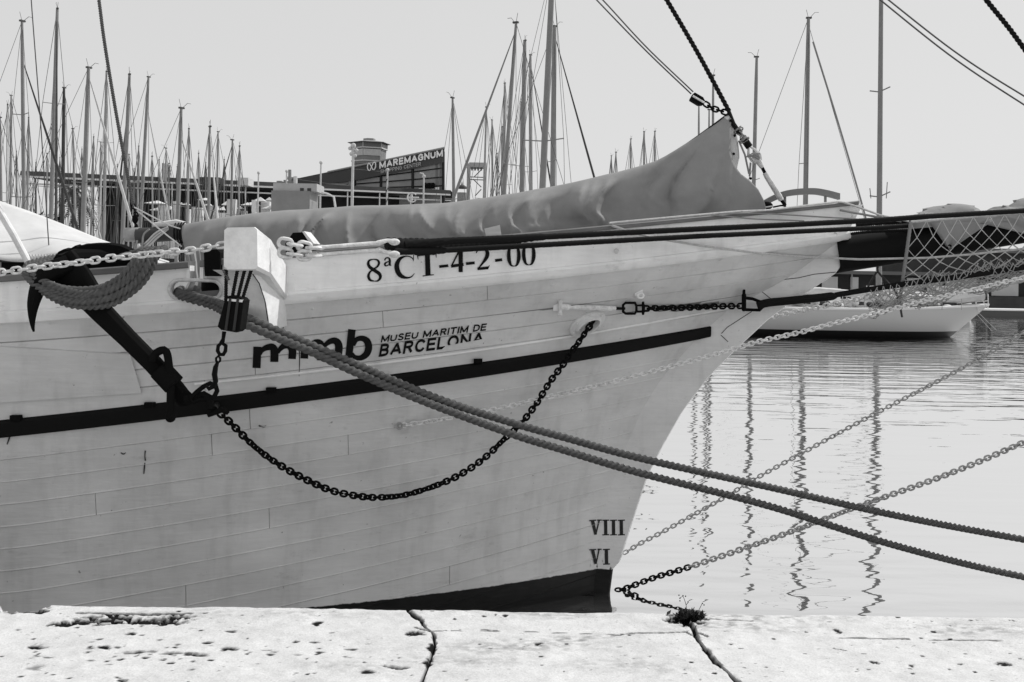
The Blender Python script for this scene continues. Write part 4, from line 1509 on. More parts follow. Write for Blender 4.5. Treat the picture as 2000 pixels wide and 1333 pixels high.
# ---- thin lines round the bow
for lab, pts, r, m, Y in (('slack light rope drooping along the bow from rail to net', [(1195, 441), (1240, 456), (1300, 469), (1380, 482), (1474, 494), (1569, 502), (1680, 507), (1811, 504), (1900, 497), (2000, 486), (2200, 455)], .0095, M_lightrope, None),
                          ('pale line lying on the rail cap and dropping to the bowsprit', [(1190, 436), (1330, 423), (1443, 413), (1500, 411), (1580, 401), (1640, 394), (1668, 402), (1720, 421), (1775, 433)], .0085, M_lightrope, 'r'),
                          ('thin grey line from the rail cap to the upper shroud', [(1380, 418), (1490, 417), (1600, 424), (1700, 430)], .006, M_greyrope, None),
                          ('thin grey line crossing the upper bow bulwark', [(1390, 420), (1470, 428), (1570, 432)], .006, M_greyrope, None),
                          ('grey line with an iron end made fast on the bow bulwark', [(1641, 411), (1690, 420), (1760, 433)], .0095, M_greyrope, None)):
    P = []
    for x, y in dens(pts, 3):
        if x < 1650:
            h = hit0(x, y, B).y
            P.append(pix(x, y, (h - .045) if Y is None else min(h, YC - .1) - .045))
        else:
            P.append(pix(x, y, YC - .2))
    line('thin_line', lab, 'rope', P, r, m)

# ---- small fittings on the hull
for (x, y) in ((1247, 573),):
    p = hhit(x, y)
    ep = MB().box((p.x - .03, p.y - .02, p.z - .02), (p.x + .03, p.y + .02, p.z + .03)).build('eye_plate', M_bul, ship, smooth=False)
    MB().tube([p + Vector((.012 + .022 * math.cos(a), -.03, -.018 + .018 * math.sin(a))) for a in [2 * math.pi * k / 12 for k in range(12)]], .008, 6, closed=True).build('ring', M_bul, ep)
for (x, y) in ((1204, 491), (1630, 459), (1660, 421)):
    p = hhit(x, y)
    MB().tube([p + Vector((.014 * math.cos(a), -.012, .016 * math.sin(a))) for a in [2 * math.pi * k / 10 for k in range(10)]], .005, 5, closed=True).build('staple', M_whiteiron, ship)

# ================================================================== on deck
# canvas cover over boom and foresail
cv = thing('sail_cover', 'large grey canvas cover draped over the boom and sail, peaked at the forestay', 'canvas cover', tuple(pix(900, 450, YC)))
TOPX = [360, 400, 440, 500, 560, 620, 690, 740, 800, 860, 900, 950, 1000, 1050, 1100, 1140, 1170, 1210, 1250, 1280, 1300, 1320, 1340, 1360, 1380, 1400, 1415, 1427]
TOPY = [438, 431, 425, 417, 412, 408, 404, 403, 400, 397, 393, 388, 379, 369, 360, 352, 345, 336, 325, 315, 305, 293, 280, 266, 251, 238, 226, 219]
QR = [0, .12, .2, .3, .38, .45, .55, .65, .8, 1.0]
XR = [1478, 1484, 1480, 1470, 1455, 1436, 1424, 1418, 1422, 1427]
NT, NQ = 260, 34
nz_a = lambda a, b, s: float(fbm(np.array([a]), np.array([b]), s, 3)[0])
g = []
tt = np.linspace(0, 1, NT + 1)
FX, FQ = np.meshgrid(tt, np.linspace(0, 1, NQ + 1), indexing='ij')
warp = fbm(FX * 9 + 3, FQ * 2.2 + 7, 61, 3)
rc_ = np.random.default_rng(23)
fold = (fbm(FX * 7, FQ * .8, 71, 3) - .5) * .09
for k in range(64):
    t0 = rc_.uniform(-.02, 1.08)
    skew = rc_.normal(-.02, .035) - (.14 * t0 ** 3 if t0 > .5 else 0)
    q0, q1 = (rc_.uniform(.35, .8), 1.05) if rc_.random() < .4 else (-.1, rc_.uniform(.6, 1.0)) if rc_.random() < .6 else (rc_.uniform(0, .3), rc_.uniform(.5, .9))
    d = FX - (t0 + skew * (1 - FQ) + .006 * np.sin(FQ * 5 + k))
    wd = rc_.uniform(.004, .014)
    mask = np.clip((FQ - q0) / .45, 0, 1) * np.clip((q1 + .25 - FQ) / .6, 0, 1)
    amp = rc_.uniform(.04, .12) * rc_.choice([1, 1, -.7])
    prof = np.exp(-np.maximum(d, 0) / wd) * np.exp(-np.maximum(-d, 0) / (wd * rc_.uniform(1.5, 4)))
    fold = fold + amp * prof * mask
fold = fold + (fbm(FX * 60, FQ * 6, 77, 2) - .5) * .008
for t0 in (.115, .262, .418, .566, .705, .842):        # stitched panel seams
    d = np.abs(FX - t0 - .01 * (1 - FQ))
    fold = fold + .005 * np.exp(-(d / .0022) ** 2)
for i, t in enumerate(tt):
    row = []
    for side in (0, 1):
        for jj in range(NQ + 1):
            j = jj if side == 0 else NQ - jj
            if side == 1 and jj == 0: continue
            q = j / NQ
            xl = 386 - 26 * q ** .7
            xq = float(np.interp(q, QR, XR))
            # stations squeeze smoothly to the shaped forward edge
            x = xl + (xq - xl) * t
            xt = 360 + (1427 - 360) * t
            yt = float(np.interp(xt, TOPX, TOPY))
            yb = float(np.interp(x, [360, 390, 440, 900, 1500], [540, 548, 535, 500, 430])) + 6
            y = yb + (yt - yb) * q
            wmax = .26 * (1 - .25 * t) * min(1, .30 + t * 5)
            near = (1 - q ** 4.5) ** .7
            top_thin = 1.0
            if t > .8: top_thin = 1 - .6 * ((t - .8) / .2) * q
            w = (.03 + wmax * near) * top_thin
            fo = fold[i, j] * (1 - .75 * max(0, q - .8) / .2) * min(1, (1 - t) * 14 + .35)
            if q > .93: y += 3.0 * (warp[i, j] - .5) * 2
            Y = YC - (w + fo) if side == 0 else YC + w + fold[i, -1 - j] * .6
            row.append(pix(x, y, YC) * 1.0 + Vector((0, Y - YC, 0)))
    g.append(row)
o = MB().grid(g).build('canvas', M_canvas, cv, angle=180)
sm = o.modifiers.new('thickness', 'SOLIDIFY'); sm.thickness = .004
# small forward flap with eyelets
fg = []
for i in range(14):
    t = i / 13
    xa_ = 1421 + 3 * math.sin(t * 3)
    xb_ = float(np.interp(t, [0, .4, .75, 1], [1429, 1440, 1444, 1438]))
    y = 228 + (333 - 228) * t
    fg.append([pix(xa_ - 6 + (xb_ - xa_ + 6) * k / 8, y, YC - .03 - .02 * math.sin(k * .5)) for k in range(9)])
o = MB().grid(fg).build('flap', M_pale, cv)
sm = o.modifiers.new('thickness', 'SOLIDIFY'); sm.thickness = .004
for x, y in ((1427, 236), (1435, 265), (1433, 301), (1466, 349), (1481, 377)):
    MB().ball(pix(x, y, YC - .07), .012, 8, 5).build('eyelet', M_iron, cv)

# boom end with coils
bm = thing('boom', 'dark wooden boom end with rope coils emerging aft of the grey canvas cover', 'spar', tuple(pix(300, 458, YC)))
MB().tube([pix(268, 461, YC), pix(290, 460, YC), pix(380, 452, YC), pix(900, 440, YC), pix(1400, 395, YC)], [.066, .064, .062, .06, .06], 14).build('spar', M_wood, bm)
MB().tube([pix(246, 459, YC), pix(273, 458, YC)], [.058, .058], 14).build('boom_cap', mat('galvanised', .3, .45, var=.2, vscale=10), bm)
MB().tube([pix(300, 440, YC), pix(345, 437, YC), pix(362, 438, YC)], [.02, .035, .02], 8).build('sail_head', M_whitecanvas, bm)
for k, x in enumerate((345, 350, 354, 358)):
    c = pix(x, 455, YC)
    MB().tube([c + Vector((.004 * k, .07 * math.cos(a), .085 * math.sin(a))) for a in [2 * math.pi * q / 18 for q in range(18)]], .006, 6, closed=True).build('lashing', M_tar, bm)
for k in range(5):
    P = [pix(328, 444 + k, YC - .08), pix(305, 455 + k * 3, YC - .09), pix(288, 472 + k * 3, YC - .09), pix(276 - k, 482 + k * 3, YC - .07), pix(262, 488 + k * 2, YC - .03)]
    MB().tube(cr(P, step=.03), .009, 6).build('coil', M_greyrope if k % 2 else M_lightrope, bm)
for pts in ([(278, 490), (280, 460), (292, 448)], [(268, 470), (264, 488), (268, 500), (274, 494)]):
    MB().tube(cr([pix(x, y, YC - .1) for x, y in pts], step=.03), .008, 6).build('coil', M_greyrope, bm)

# topping lift with block
tl = thing('topping_lift', 'twisted rope with chain and iron block coming down to the boom end', 'rigging', tuple(pix(262, 440, YC)))
rope('rope', '', '', [pix(176, -120, YC), pix(193, 0, YC), pix(205, 90, YC), pix(230, 240, YC), pix(260, 400, YC)], .0135, M_rope, 3, .06, parent=tl)
chain('', '', '', [pix(259, 398, YC), pix(263, 412, YC), pix(267, 424, YC)], .034, .012, M_iron, parent=tl, seed=31)
MB().ball(pix(264, 428, YC), .034, 10, 6, (.8, .6, 1.2)).build('block', M_iron, tl)
MB().ball(pix(266, 444, YC), .026, 8, 5, (.7, .6, 1.1)).build('block', M_iron, tl)
line('thin_wire', 'thin vertical wire standing up beside the white awning', 'wire', [pix(59, -60, 7.9), pix(61, 0, 7.9), pix(80, 250, 7.9), pix(97, 505, 7.9)], .0045, M_wire)
for pts in ([(268, 412), (320, 455), (355, 482)], [(262, 405), (330, 440), (352, 447)]):
    line('light_line', 'light line slanting from the topping lift block to the deck' if pts[2][1] > 460 else 'light line running from the topping lift block to the sail head', 'rope', [pix(x, y, 8.25) for x, y in pts], .006, M_lightrope)

# white awning on the left
aw = thing('deck_awning', 'white canvas awning sloping down to the deck behind the anchor', 'awning', tuple(pix(100, 470, 8.2)))
tp = [(-120, 350), (0, 394), (60, 415), (130, 442), (200, 470), (262, 490), (330, 512)]
lw_ = [(-60, 470), (-10, 505), (55, 512), (110, 498), (170, 500), (262, 506), (330, 520)]
T_ = cr([Vector((x, y, 0)) for x, y in tp], n=50); Lw = cr([Vector((x, y, 0)) for x, y in lw_], n=50)
fg = []
for i in range(50):
    fg.append([pix(T_[i].x + (Lw[i].x - T_[i].x) * k / 14, T_[i].y + (Lw[i].y - T_[i].y) * k / 14, 8.7 - 1.0 * (k / 14) + .025 * math.sin(i * .5 + k) + .05 * math.sin(k * .45)) for k in range(15)])
o = MB().grid(fg).build('canvas', M_whitecanvas, aw)
sm = o.modifiers.new('thickness', 'SOLIDIFY'); sm.thickness = .006
MB().tube([pix(-60, 290, 7.75), pix(0, 415, 7.75), pix(28, 462, 7.7), pix(55, 512, 7.65)], .026, 10).build('edge_pole', M_white, aw)
mb = MB()
for k in range(9):
    x = 58 + k * 6
    mb.tube([pix(x, 498, 7.62), pix(x + 3, 508, 7.6), pix(x + 1, 518, 7.62)], .006, 5)
mb.build('lacing', M_lightrope, aw)
hc_ = thing('deckhouse', 'low white deckhouse with dark top beside the awning', 'deckhouse', tuple(pix(-40, 520, 9.0)))
MB().box((-7.5, 8.5, 2.2), (-3.75, 10.0, 2.60)).build('wall', M_white, hc_, smooth=False)
MB().box((-7.6, 8.4, 2.60), (-3.7, 10.1, 2.66)).build('roof', M_wood, hc_, smooth=False)
MB().box((-4.2, 8.42, 2.22), (-3.1, 9.4, 2.66)).build('hatch', M_black, hc_, smooth=False)

# bitts and chocks on deck
bt = thing('mooring_bitt', 'black iron bitt standing behind the rail beside the cathead chain', 'bitt', tuple(pix(580, 470, 7.2)))
MB().prism([pix(x, y, 7.15) for x, y in ((557, 476), (572, 455), (590, 454), (608, 478), (606, 520), (560, 520))], (0, .2, 0)).build('post', M_iron, bt, smooth=False)
MB().prism([pix(x, y, 7.12) for x, y in ((590, 453), (594, 452), (613, 476), (608, 480))], (0, .24, 0)).build('edge_strip', M_white, bt, smooth=False)
bt = thing('mooring_bitt', 'small black bitt between cathead and fairlead on the rail', 'bitt', tuple(pix(413, 500, 6.7)))
MB().prism([pix(x, y, 6.5) for x, y in ((400, 540), (398, 495), (404, 488), (424, 487), (430, 494), (430, 540))], (0, .16, 0)).build('post', M_iron, bt, smooth=False)
bt = thing('wooden_chock', 'pale wooden chock standing on the rail beside the black shrouds', 'chock', tuple(pix(962, 450, 7.3)))
ch = [(946, 447), (976, 440), (979, 459), (950, 464)]
yq = hhit(962, 470).y
MB().prism([pix(x, y, yq + .02) for x, y in ch], (0, .09, 0)).build('block', mat('raw_wood', .55, .8, var=.2, vscale=20, stretch=(.2, 1, 1)), bt, smooth=False)
# canvas tail hanging through the slot
fg = []
for i in range(12):
    t = i / 11
    fg.append([pix(float(np.interp(t, [0, .4, .7, 1], [364, 372, 372, 358])) + float(np.interp(t, [0, .5, 1], [26, 20, 34])) * k / 6, 485 + 85 * t, 7.0 - .35 * t + .02 * math.sin(k * 1.7)) for k in range(7)])
o = MB().grid(fg).build('canvas_tail', M_canvas, cv)
sm = o.modifiers.new('thickness', 'SOLIDIFY'); sm.thickness = .004

# ---- forestay with its fittings
fs_ = thing('forestay', 'dark served forestay with lashing and pale turnbuckle leading down to the bow', 'rigging', tuple(pix(1530, 398, YC)))
rope('served_wire', '', '', [pix(1225, -130, YC), pix(1302, 0, YC), pix(1365, 108, YC), pix(1424, 218, YC)], .0185, M_tar, 3, .11, parent=fs_)
MB().tube([pix(1424, 218, YC - .02), pix(1432, 242, YC - .05), pix(1445, 262, YC - .05)], [.014, .02, .022], 8).build('served_wire', M_tar, fs_)
mb = MB()
for k in range(8):
    c = pix(1441 + k * 1.9, 252 + k * 3.2, YC - .05)
    mb.tube([c + Vector((.035 * math.cos(a) * (.7 + .3 * math.sin(k * 2)), .03 * math.sin(a), .022 * math.cos(a + k))) for a in [2 * math.pi * q / 9 for q in range(9)]], .006, 5, closed=True)
mb.build('lashing', M_greyrope, fs_)
MB().tube([pix(1450, 268, YC), pix(1464, 288, YC)], .03, 10).build('served_wire', M_tar, fs_)
loop([pix(x, y, YC) for x, y in ((1462, 286), (1474, 292), (1484, 302), (1486, 312), (1478, 318), (1468, 314), (1462, 304))], .012, 'heart', M_whiteiron, fs_)
MB().tube([pix(1477, 308, YC - .06), pix(1477, 308, YC + .06)], [.036, .036], 14).build('deadeye', M_whiteiron, fs_)
mb = MB()
for k in range(5):
    mb.tube([pix(1456 + k * 3, 308 - k, YC - .06), pix(1470 + k * 3, 300 + k * 3, YC - .075), pix(1484, 300 + k * 2, YC - .06)], .006, 5)
mb.build('lashing', M_greyrope, fs_)
MB().tube([pix(1479, 312, YC), pix(1489, 328, YC)], [.03, .017], 10).build('jaw', M_whiteiron, fs_)
MB().tube([pix(1487, 325, YC), pix(1496, 342, YC)], .014, 8).build('threaded_rod', M_iron, fs_)
MB().tube([pix(1494, 338, YC), pix(1498, 346, YC), pix(1522, 384, YC), pix(1526, 392, YC)], [.02, .022, .024, .02], 10).build('turnbuckle', M_whiteiron, fs_)
MB().tube([pix(1525, 390, YC), pix(1534, 402, YC)], .014, 8).build('threaded_rod', M_iron, fs_)
for pts in ([(1443, 275), (1455, 303), (1463, 340)], [(1466, 318), (1464, 345)]):
    MB().tube([pix(x, y, YC - .03) for x, y in pts], .008, 6).build('lanyard', M_greyrope, fs_)
# lead block on the rail
lb = thing('rail_block', 'small dark pulley block lying on the bow rail at the foot of the canvas', 'block', tuple(pix(1497, 403, 8.2)))
MB().ball(pix(1496, 402, 8.25), .055, 14, 8, (1.05, .6, .62)).build('shell', M_iron, lb)
MB().tube([pix(1482, 403, 8.21), pix(1496, 405, 8.2), pix(1510, 403, 8.21)], .006, 6).build('strap', M_whiteiron, lb)
MB().tube([pix(1510, 405, 8.22), pix(1525, 402, 8.22), pix(1535, 402, 8.22)], .008, 6).build('tail', M_tar, lb)
# sheet block at the peak with two lines
pb_ = thing('peak_block', 'dark pulley block shackled to the canvas peak with two lines rising aft', 'block', tuple(pix(1364, 195, YC)))
d_ = pix(1382, 206, YC) - pix(1345, 184, YC)
c0 = pix(1363, 194, YC)
dn = d_.normalized()
sn = Vector((dn.z, 0, -dn.x))
MB().prism([c0 + dn * a + sn * b for a, b in ((-.055, .02), (-.05, .035), (.03, .036), (.06, .018), (.06, -.018), (.03, -.036), (-.05, -.035), (-.055, -.02))], (0, .07, 0)).build('shell', M_iron, pb_, smooth=False)
MB().tube([c0 + dn * -.05 + Vector((0, -.006, 0)), c0 + dn * .06 + Vector((0, -.006, 0))], .009, 6).build('strap', M_whiteiron, pb_)
chain('', '', '', [pix(1376, 202, YC), pix(1392, 212, YC), pix(1408, 217, YC), pix(1420, 221, YC)], .042, .016, M_iron, parent=pb_, seed=33)
for pts in ([(1100, -70), (1165, 0), (1260, 98), (1350, 184)], [(1108, -70), (1177, 0), (1262, 92), (1354, 180)]):
    MB().tube(cr([pix(x, y, YC + (1350 - x) / 250 * -.05) for x, y in pts], step=.1), .006, 6).build('line', M_wire, pb_)
MB().tube(cr([pix(x, y, YC - .02) for x, y in ((1340, 284), (1370, 262), (1400, 240), (1424, 222))], step=.05), .011, 6).build('gaff_edge', M_tar, pb_)
# hoop rail on the foredeck
hr = thing('pulpit_hoop', 'curved grey wooden hoop rail on short posts behind the bow rail', 'rail', tuple(pix(1570, 400, 8.7)))
arc = [(1492, 398), (1510, 388), (1530, 380), (1550, 376), (1572, 374), (1595, 374), (1618, 378), (1641, 384)]
g = []
for q in cr([Vector((x, y, 0)) for x, y in arc], n=30):
    a, b = pix(q.x, q.y - 6, 8.75), pix(q.x, q.y + 6, 8.75)
    g.append([a, a + Vector((0, .06, 0)), b + Vector((0, .06, 0)), b])
m_ = MB().grid(g, cv=True)
m_.f += [(0, 1, 2, 3), tuple(len(m_.v) - 4 + k for k in range(4))]
m_.build('hoop', M_alu, hr, angle=30)
for x in (1533, 1612):
    MB().tube([pix(x, 380, 8.78), pix(x, 420, 8.78)], .012, 8).build('post', M_alu, hr)
# lines at the top right
hl_ = [('thin twin halyard, upper one, crossing the sky above the bowsprit', [(1700, -30), (1735, 0), (1870, 105), (2000, 188), (2200, 305)], .0068, M_wire, 0),
       ('thin twin halyard, lower one, crossing the sky above the bowsprit', [(1690, -25), (1719, 0), (1860, 112), (2000, 205), (2200, 330)], .0068, M_wire, 0)]
for lab, pts, r, m, l in hl_:
    line('halyard', lab, 'rope', [pix(x, y, 8.4) for x, y in pts], r, m)
rope('outer_stay', 'thick dark laid stay crossing the sky above the thin twin halyards', 'rope', [pix(1880, -60, 8.4), pix(1926, 0, 8.4), pix(1965, 48, 8.4), pix(2000, 95, 8.4), pix(2200, 370, 8.4)], .0195, M_tar, 3, .11)

# ================================================================== marina
def hull_mesh_boat(Lh, Bm, F, name, sh=0.25):
    """sailing yacht hull, bow toward +X, waterline at z = 0"""
    g = []
    n = 18
    for i in range(n + 1):
        t = i / n
        x = -Lh * .5 + Lh * t
        b = Bm / 2 * (math.sin(math.pi * min(1, (t * .82 + .18))) ** .75 if t > .42 else (.72 + .28 * math.sin(math.pi * .5 * t / .42)))
        if t > .42: b = Bm / 2 * max(0.004, 1 - ((t - .42) / .58) ** 2.2)
        zt = F + sh * (t - .35) ** 2 * 1.6
        row = []
        for j in range(7):
            q = j / 6
            z = -.35 + (zt + .35) * q
            bb = b * (1 - .42 * (1 - q) ** 2)
            xx = x + (.9 * (q - .5) * max(0, t - .55) * 2) - (.35 * (q - .5) * max(0, .2 - t) * 5)
            row.append((xx, bb, z))
        g.append(row)
    mb = MB()
    mb.grid(g)
    mb.grid([[(x, -y, z) for x, y, z in r] for r in g])
    mb.grid([[g[i][6], (g[i][6][0], 0, g[i][6][2] + .05), (g[i][6][0], -g[i][6][1], g[i][6][2])] for i in range(n + 1)])
    mb.grid([g[0], [(x, -y, z) for x, y, z in g[0]]])
    return mb


def mesh_only(mb, name, m):
    o = mb.build(name, m); me = o.data; bpy.data.objects.remove(o); return me


def cabin_mb(Lh, Bm, F):
    x0, x1 = -Lh * .08, Lh * .24
    w = Bm * .30
    z0, z1 = F + .02, F + .42
    lo = [(x0, -w, z0), (x1 + .5, -w * .45, z0), (x1 + .5, w * .45, z0), (x0, w, z0)]
    hi = [(x0 + .1, -w * .8, z1), (x1, -w * .35, z1 - .08), (x1, w * .35, z1 - .08), (x0 + .1, w * .8, z1)]
    return MB().add(lo + hi, [(0, 1, 5, 4), (1, 2, 6, 5), (2, 3, 7, 6), (3, 0, 4, 7), (4, 5, 6, 7)])


def windows_mb(Lh, Bm, F):
    mb = MB()
    x0, x1 = -Lh * .08, Lh * .24
    w = Bm * .30
    for s in (-1, 1):
        for k in range(3):
            a = x0 + .4 + k * .95
            f = lambda x: w * (1 - .55 * (x - x0) / (x1 + .5 - x0)) * .93 + .012
            mb.add([(a, s * f(a), F + .16), (a + .7, s * f(a + .7), F + .16), (a + .66, s * (f(a + .66) - .02), F + .30), (a + .04, s * (f(a) - .02), F + .30)], [(0, 1, 2, 3)])
    return mb


BT = {}
for key, (Lh, Bm, F) in {'small': (8.2, 2.7, .85), 'mid': (9.6, 3.0, .95), 'large': (11.0, 3.3, 1.1)}.items():
    BT[key] = dict(L=Lh, B=Bm, F=F, hull=mesh_only(hull_mesh_boat(Lh, Bm, F, 'hull'), 'hull', M_gel), dark=None,
                   cabin=mesh_only(cabin_mb(Lh, Bm, F), 'cabin', M_gel), win=mesh_only(windows_mb(Lh, Bm, F), 'window', M_glassd))
    d = BT[key]['hull'].copy(); d.materials.clear(); d.materials.append(M_dkblue); BT[key]['dark'] = d


def put(me, name, parent, loc=(0, 0, 0), rz=0):
    o = bpy.data.objects.new(name, me); C.objects.link(o); o.parent = parent; o.location = loc; o.rotation_euler = (0, 0, rz)
    return o


def local(mb, name, m, parent):
    """mesh given in the boat's own coordinates"""
    o = mb.build(name, m); o.parent = parent; return o


def yacht(D, xt, yt, xb, w, label, group, rz=None, kind='mid', mm=None, dark=False, furl=None, spread=1, boomc=None, top=True, seed=0, stays=True):
    """a moored yacht whose mast goes from pixel column xb (at the horizon) to xt, yt at distance D"""
    rr = random.Random(int(xt * 7 + yt) + seed)
    b = BT[kind]
    base = pix(xb, yhor(xb), D)
    tip = pix(xt, yt, D)
    if rz is None: rz = R(90 if rr.random() < .5 else -90) + R((28 if int(D) % 2 else -28) + rr.uniform(-3, 3))
    mx = b['L'] * .06                     # mast foot in boat coordinates
    ca, sa = math.cos(rz), math.sin(rz)
    lean = (tip.x - base.x) / max(.5, tip.z - base.z)
    foot = Vector((base.x - lean * (base.z - b['F']), D, b['F']))
    t = thing('sailing_yacht', label, 'boat', (foot.x - ca * mx, D - sa * mx, 0), group)
    t.rotation_euler = (0, 0, rz)
    inv = (Matrix.Translation(t.location) @ Matrix.Rotation(rz, 4, 'Z')).inverted()
    L3 = lambda p: inv @ Vector(p)
    put(b['dark'] if dark else b['hull'], 'hull', t)
    c = put(b['cabin'], 'cabin', t)
    w_ = put(b['win'], 'window', c)
    mm = mm or M_alu
    r = w * D / 2000 / 2
    f, tp = L3(foot), L3(tip)
    up = (tp - f)
    mo = local(MB().tube([f, f + up * .55, f + up * .9, tp], [r, r, r * .85, r * .62], 10), 'mast', mm, t)
    H = up.length
    lat = Vector((0, 1, 0)); fwd = Vector((1, 0, 0))
    if top:
        mb = MB().box(tuple(tp + Vector((-.12, -.07, -.02))), tuple(tp + Vector((.16, .07, .06))))
        mb.tube([tp, tp + Vector((-.1, .05, .45))], .012, 4); mb.tube([tp + Vector((.1, 0, .05)), tp + Vector((.3, -.1, .28)), tp + Vector((.5, -.1, .28))], .012, 4)
        local(mb, 'masthead', M_wire, t)
    bw = b['B'] * .42
    for k in range(spread):
        z = H * ((.5,), (.36, .66))[spread - 1][k]
        c_ = f + up.normalized() * z
        s = bw * (.62 - .15 * k)
        o = local(MB().tube([c_ + lat * s + Vector((-.15, 0, .05)), c_, c_ - lat * s + Vector((-.15, 0, .05))], .022, 5), 'spreader', mm, t)
        if stays:
            for sg in (-1, 1):
                a = c_ + lat * (s * sg) + Vector((-.15, 0, .05))
                lo = Vector((f.x - .25, bw * sg, b['F']))
                local(MB().tube([tp if k == spread - 1 else c_ + up * .25, a, lo], max(.007, .00024 * D), 4), 'shroud', M_wire, t)
    bow = Vector((b['L'] * .5 + .2, 0, b['F'] + .2)); stern = Vector((-b['L'] * .5 + .1, 0, b['F'] + .05))
    if furl:
        hd = f + up * (.97 if rr.random() < .5 else .86)
        P = [bow, bow + (hd - bow) * .06, bow + (hd - bow) * .12, bow + (hd - bow) * .55, bow + (hd - bow) * .9, hd]
        local(MB().tube(P, [.03, .06, .085, .07, .035, .02], 8), 'furled_headsail', M_cover if furl == 'dark' else M_pale if furl == 'pale' else M_alu, t)
    elif stays:
        local(MB().tube([bow, f + up * .98], max(.007, .00024 * D), 4), 'forestay', M_wire, t)
    if stays:
        local(MB().tube([stern, tp], max(.007, .00024 * D), 4), 'backstay', M_wire, t)
    ba = f + Vector((-.1, 0, 1.15)); bb = f + Vector((-b['L'] * .40, rr.uniform(-.3, .3), 1.25))
    cm = boomc or rr.choice([M_cover, M_pale, M_pale, M_alu2])
    local(MB().tube([ba + Vector((0, 0, .35)), ba * .8 + bb * .2 + Vector((0, 0, .14)), ba * .4 + bb * .6 + Vector((0, 0, .05)), bb], [.12, .17, .13, .07], 8), 'boom_cover', cm, t)
    return t


GL = 'yachts in the left of the marina'
GC = 'yachts behind the canvas cover'
GR = 'yachts beyond the bow'
lab_l = 'bare aluminium yacht mast standing in front of the long dark gallery roof'
#      D   xt   yt   xb  w  kind furl spread
left = [(50, 43, 42, 48, 7.5, 'mid', 'dark', 2), (50, 173, 133, 160, 9.5, 'mid', 'pale', 1), (50, 354, 212, 344, 8, 'small', 'pale', 1),
        (63, 112, 18, 97, 8.5, 'large', 'dark', 2), (63, 253, 146, 237, 8, 'mid', 'dark', 1), (63, 410, 248, 406, 6, 'small', 'pale', 1),
        (76, 0, 230, 4, 5, 'small', None, 1), (76, 290, 151, 270, 6.5, 'mid', 'pale', 1), (76, 454, 274, 450, 5, 'small', 'dark', 1),
        (89, 15, 205, 14, 5, 'mid', 'pale', 1), (89, 208, 140, 202, 6, 'large', 'pale', 2), (89, 297, 306, 299, 3.5, 'small', None, 1), (89, 468, 286, 465, 4, 'small', None, 1), (89, 369, 252, 365, 5, 'small', None, 1),
        (102, 22, 187, 20, 5, 'large', None, 2), (102, 142, 252, 150, 4.5, 'mid', 'pale', 1), (102, 324, 290, 328, 3, 'small', None, 1), (102, 426, 258, 421, 4.5, 'mid', None, 1),
        (115, 56, 230, 52, 4.5, 'mid', None, 1), (115, 183, 268, 176, 4, 'mid', None, 1), (115, 271, 286, 267, 4, 'mid', None, 1), (115, 388, 300, 388, 3, 'small', None, 1),
        (128, 197, 278, 196, 4, 'mid', None, 1), (128, 252, 302, 250, 3.5, 'mid', None, 1), (128, 92, 300, 90, 3, 'mid', None, 1), (128, 330, 320, 330, 2.6, 'small', None, 1)]
special = {(43, 42): 'tall pale yacht mast carrying a dark furled headsail, beside the schooner\'s thin vertical wire', (112, 18): 'tallest yacht mast of the marina before the palms, two spreaders and a dark furled headsail',
           (173, 133): 'thickest grey mast standing behind the white awning', (354, 212): 'yacht mast rising just behind the boom end of the schooner', (253, 146): 'leaning yacht mast with dark furled headsail behind the twisted topping lift rope',
           (290, 151): 'slim leaning yacht mast with pale furled headsail beside the topping lift rope'}
special.update({(0, 230): 'bare mast standing where the white awning runs up highest', (410, 248): 'bare mast before the roof plant box of the dark gallery', (454, 274): 'mast with dark furled headsail next to the pale roof plant box',
                (468, 286): 'slim mast touching the pale roof plant box of the gallery', (369, 252): 'slim mast next to the one behind the schooner boom end', (297, 306): 'short thin mast between topping lift rope and boom end',
                (426, 258): 'slim mast above the dark roof plant box', (142, 252): 'mast with pale furled headsail beside the palm trees', (15, 205): 'mast with pale furled headsail beside the tall dark-headsail mast',
                (208, 140): 'tall slim mast with two spreader pairs behind the topping lift rope', (22, 187): 'far mast with two spreader pairs beside the tall dark-headsail mast', (56, 230): 'far bare mast close to the tall dark-headsail mast',
                (92, 300): 'short far mast above the shrubs by the tallest mast before the palms', (388, 300): 'short far mast between two taller masts before the gallery roof'})
for (D, xt, yt, xb, w, kind, furl, sp) in left:
    lab = special.get((xt, yt))
    grp = GL
    if not lab:
        lab = 'distant bare yacht mast with a single spreader in front of the dark gallery' if furl is None and sp == 1 else 'distant yacht mast with pale furled headsail left of the palm trees' if furl == 'pale' else 'distant bare yacht mast with two pairs of spreaders in the left marina'
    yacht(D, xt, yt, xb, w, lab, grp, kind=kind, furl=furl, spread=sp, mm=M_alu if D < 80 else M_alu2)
for xt, yt in ((32, 296), (70, 318), (117, 308), (160, 292), (229, 322), (262, 330), (311, 312), (346, 326), (402, 318), (438, 312)):
    yacht(141, xt, yt, xt - 1, 2.8, 'thin far mast at the back of the marina close to the gallery columns', GL, kind='small', mm=M_alu)
yacht(76, 125, 172, 121, 7, 'yacht with a dark brown wooden mast among the pale masts', GL, kind='mid', mm=M_wood)
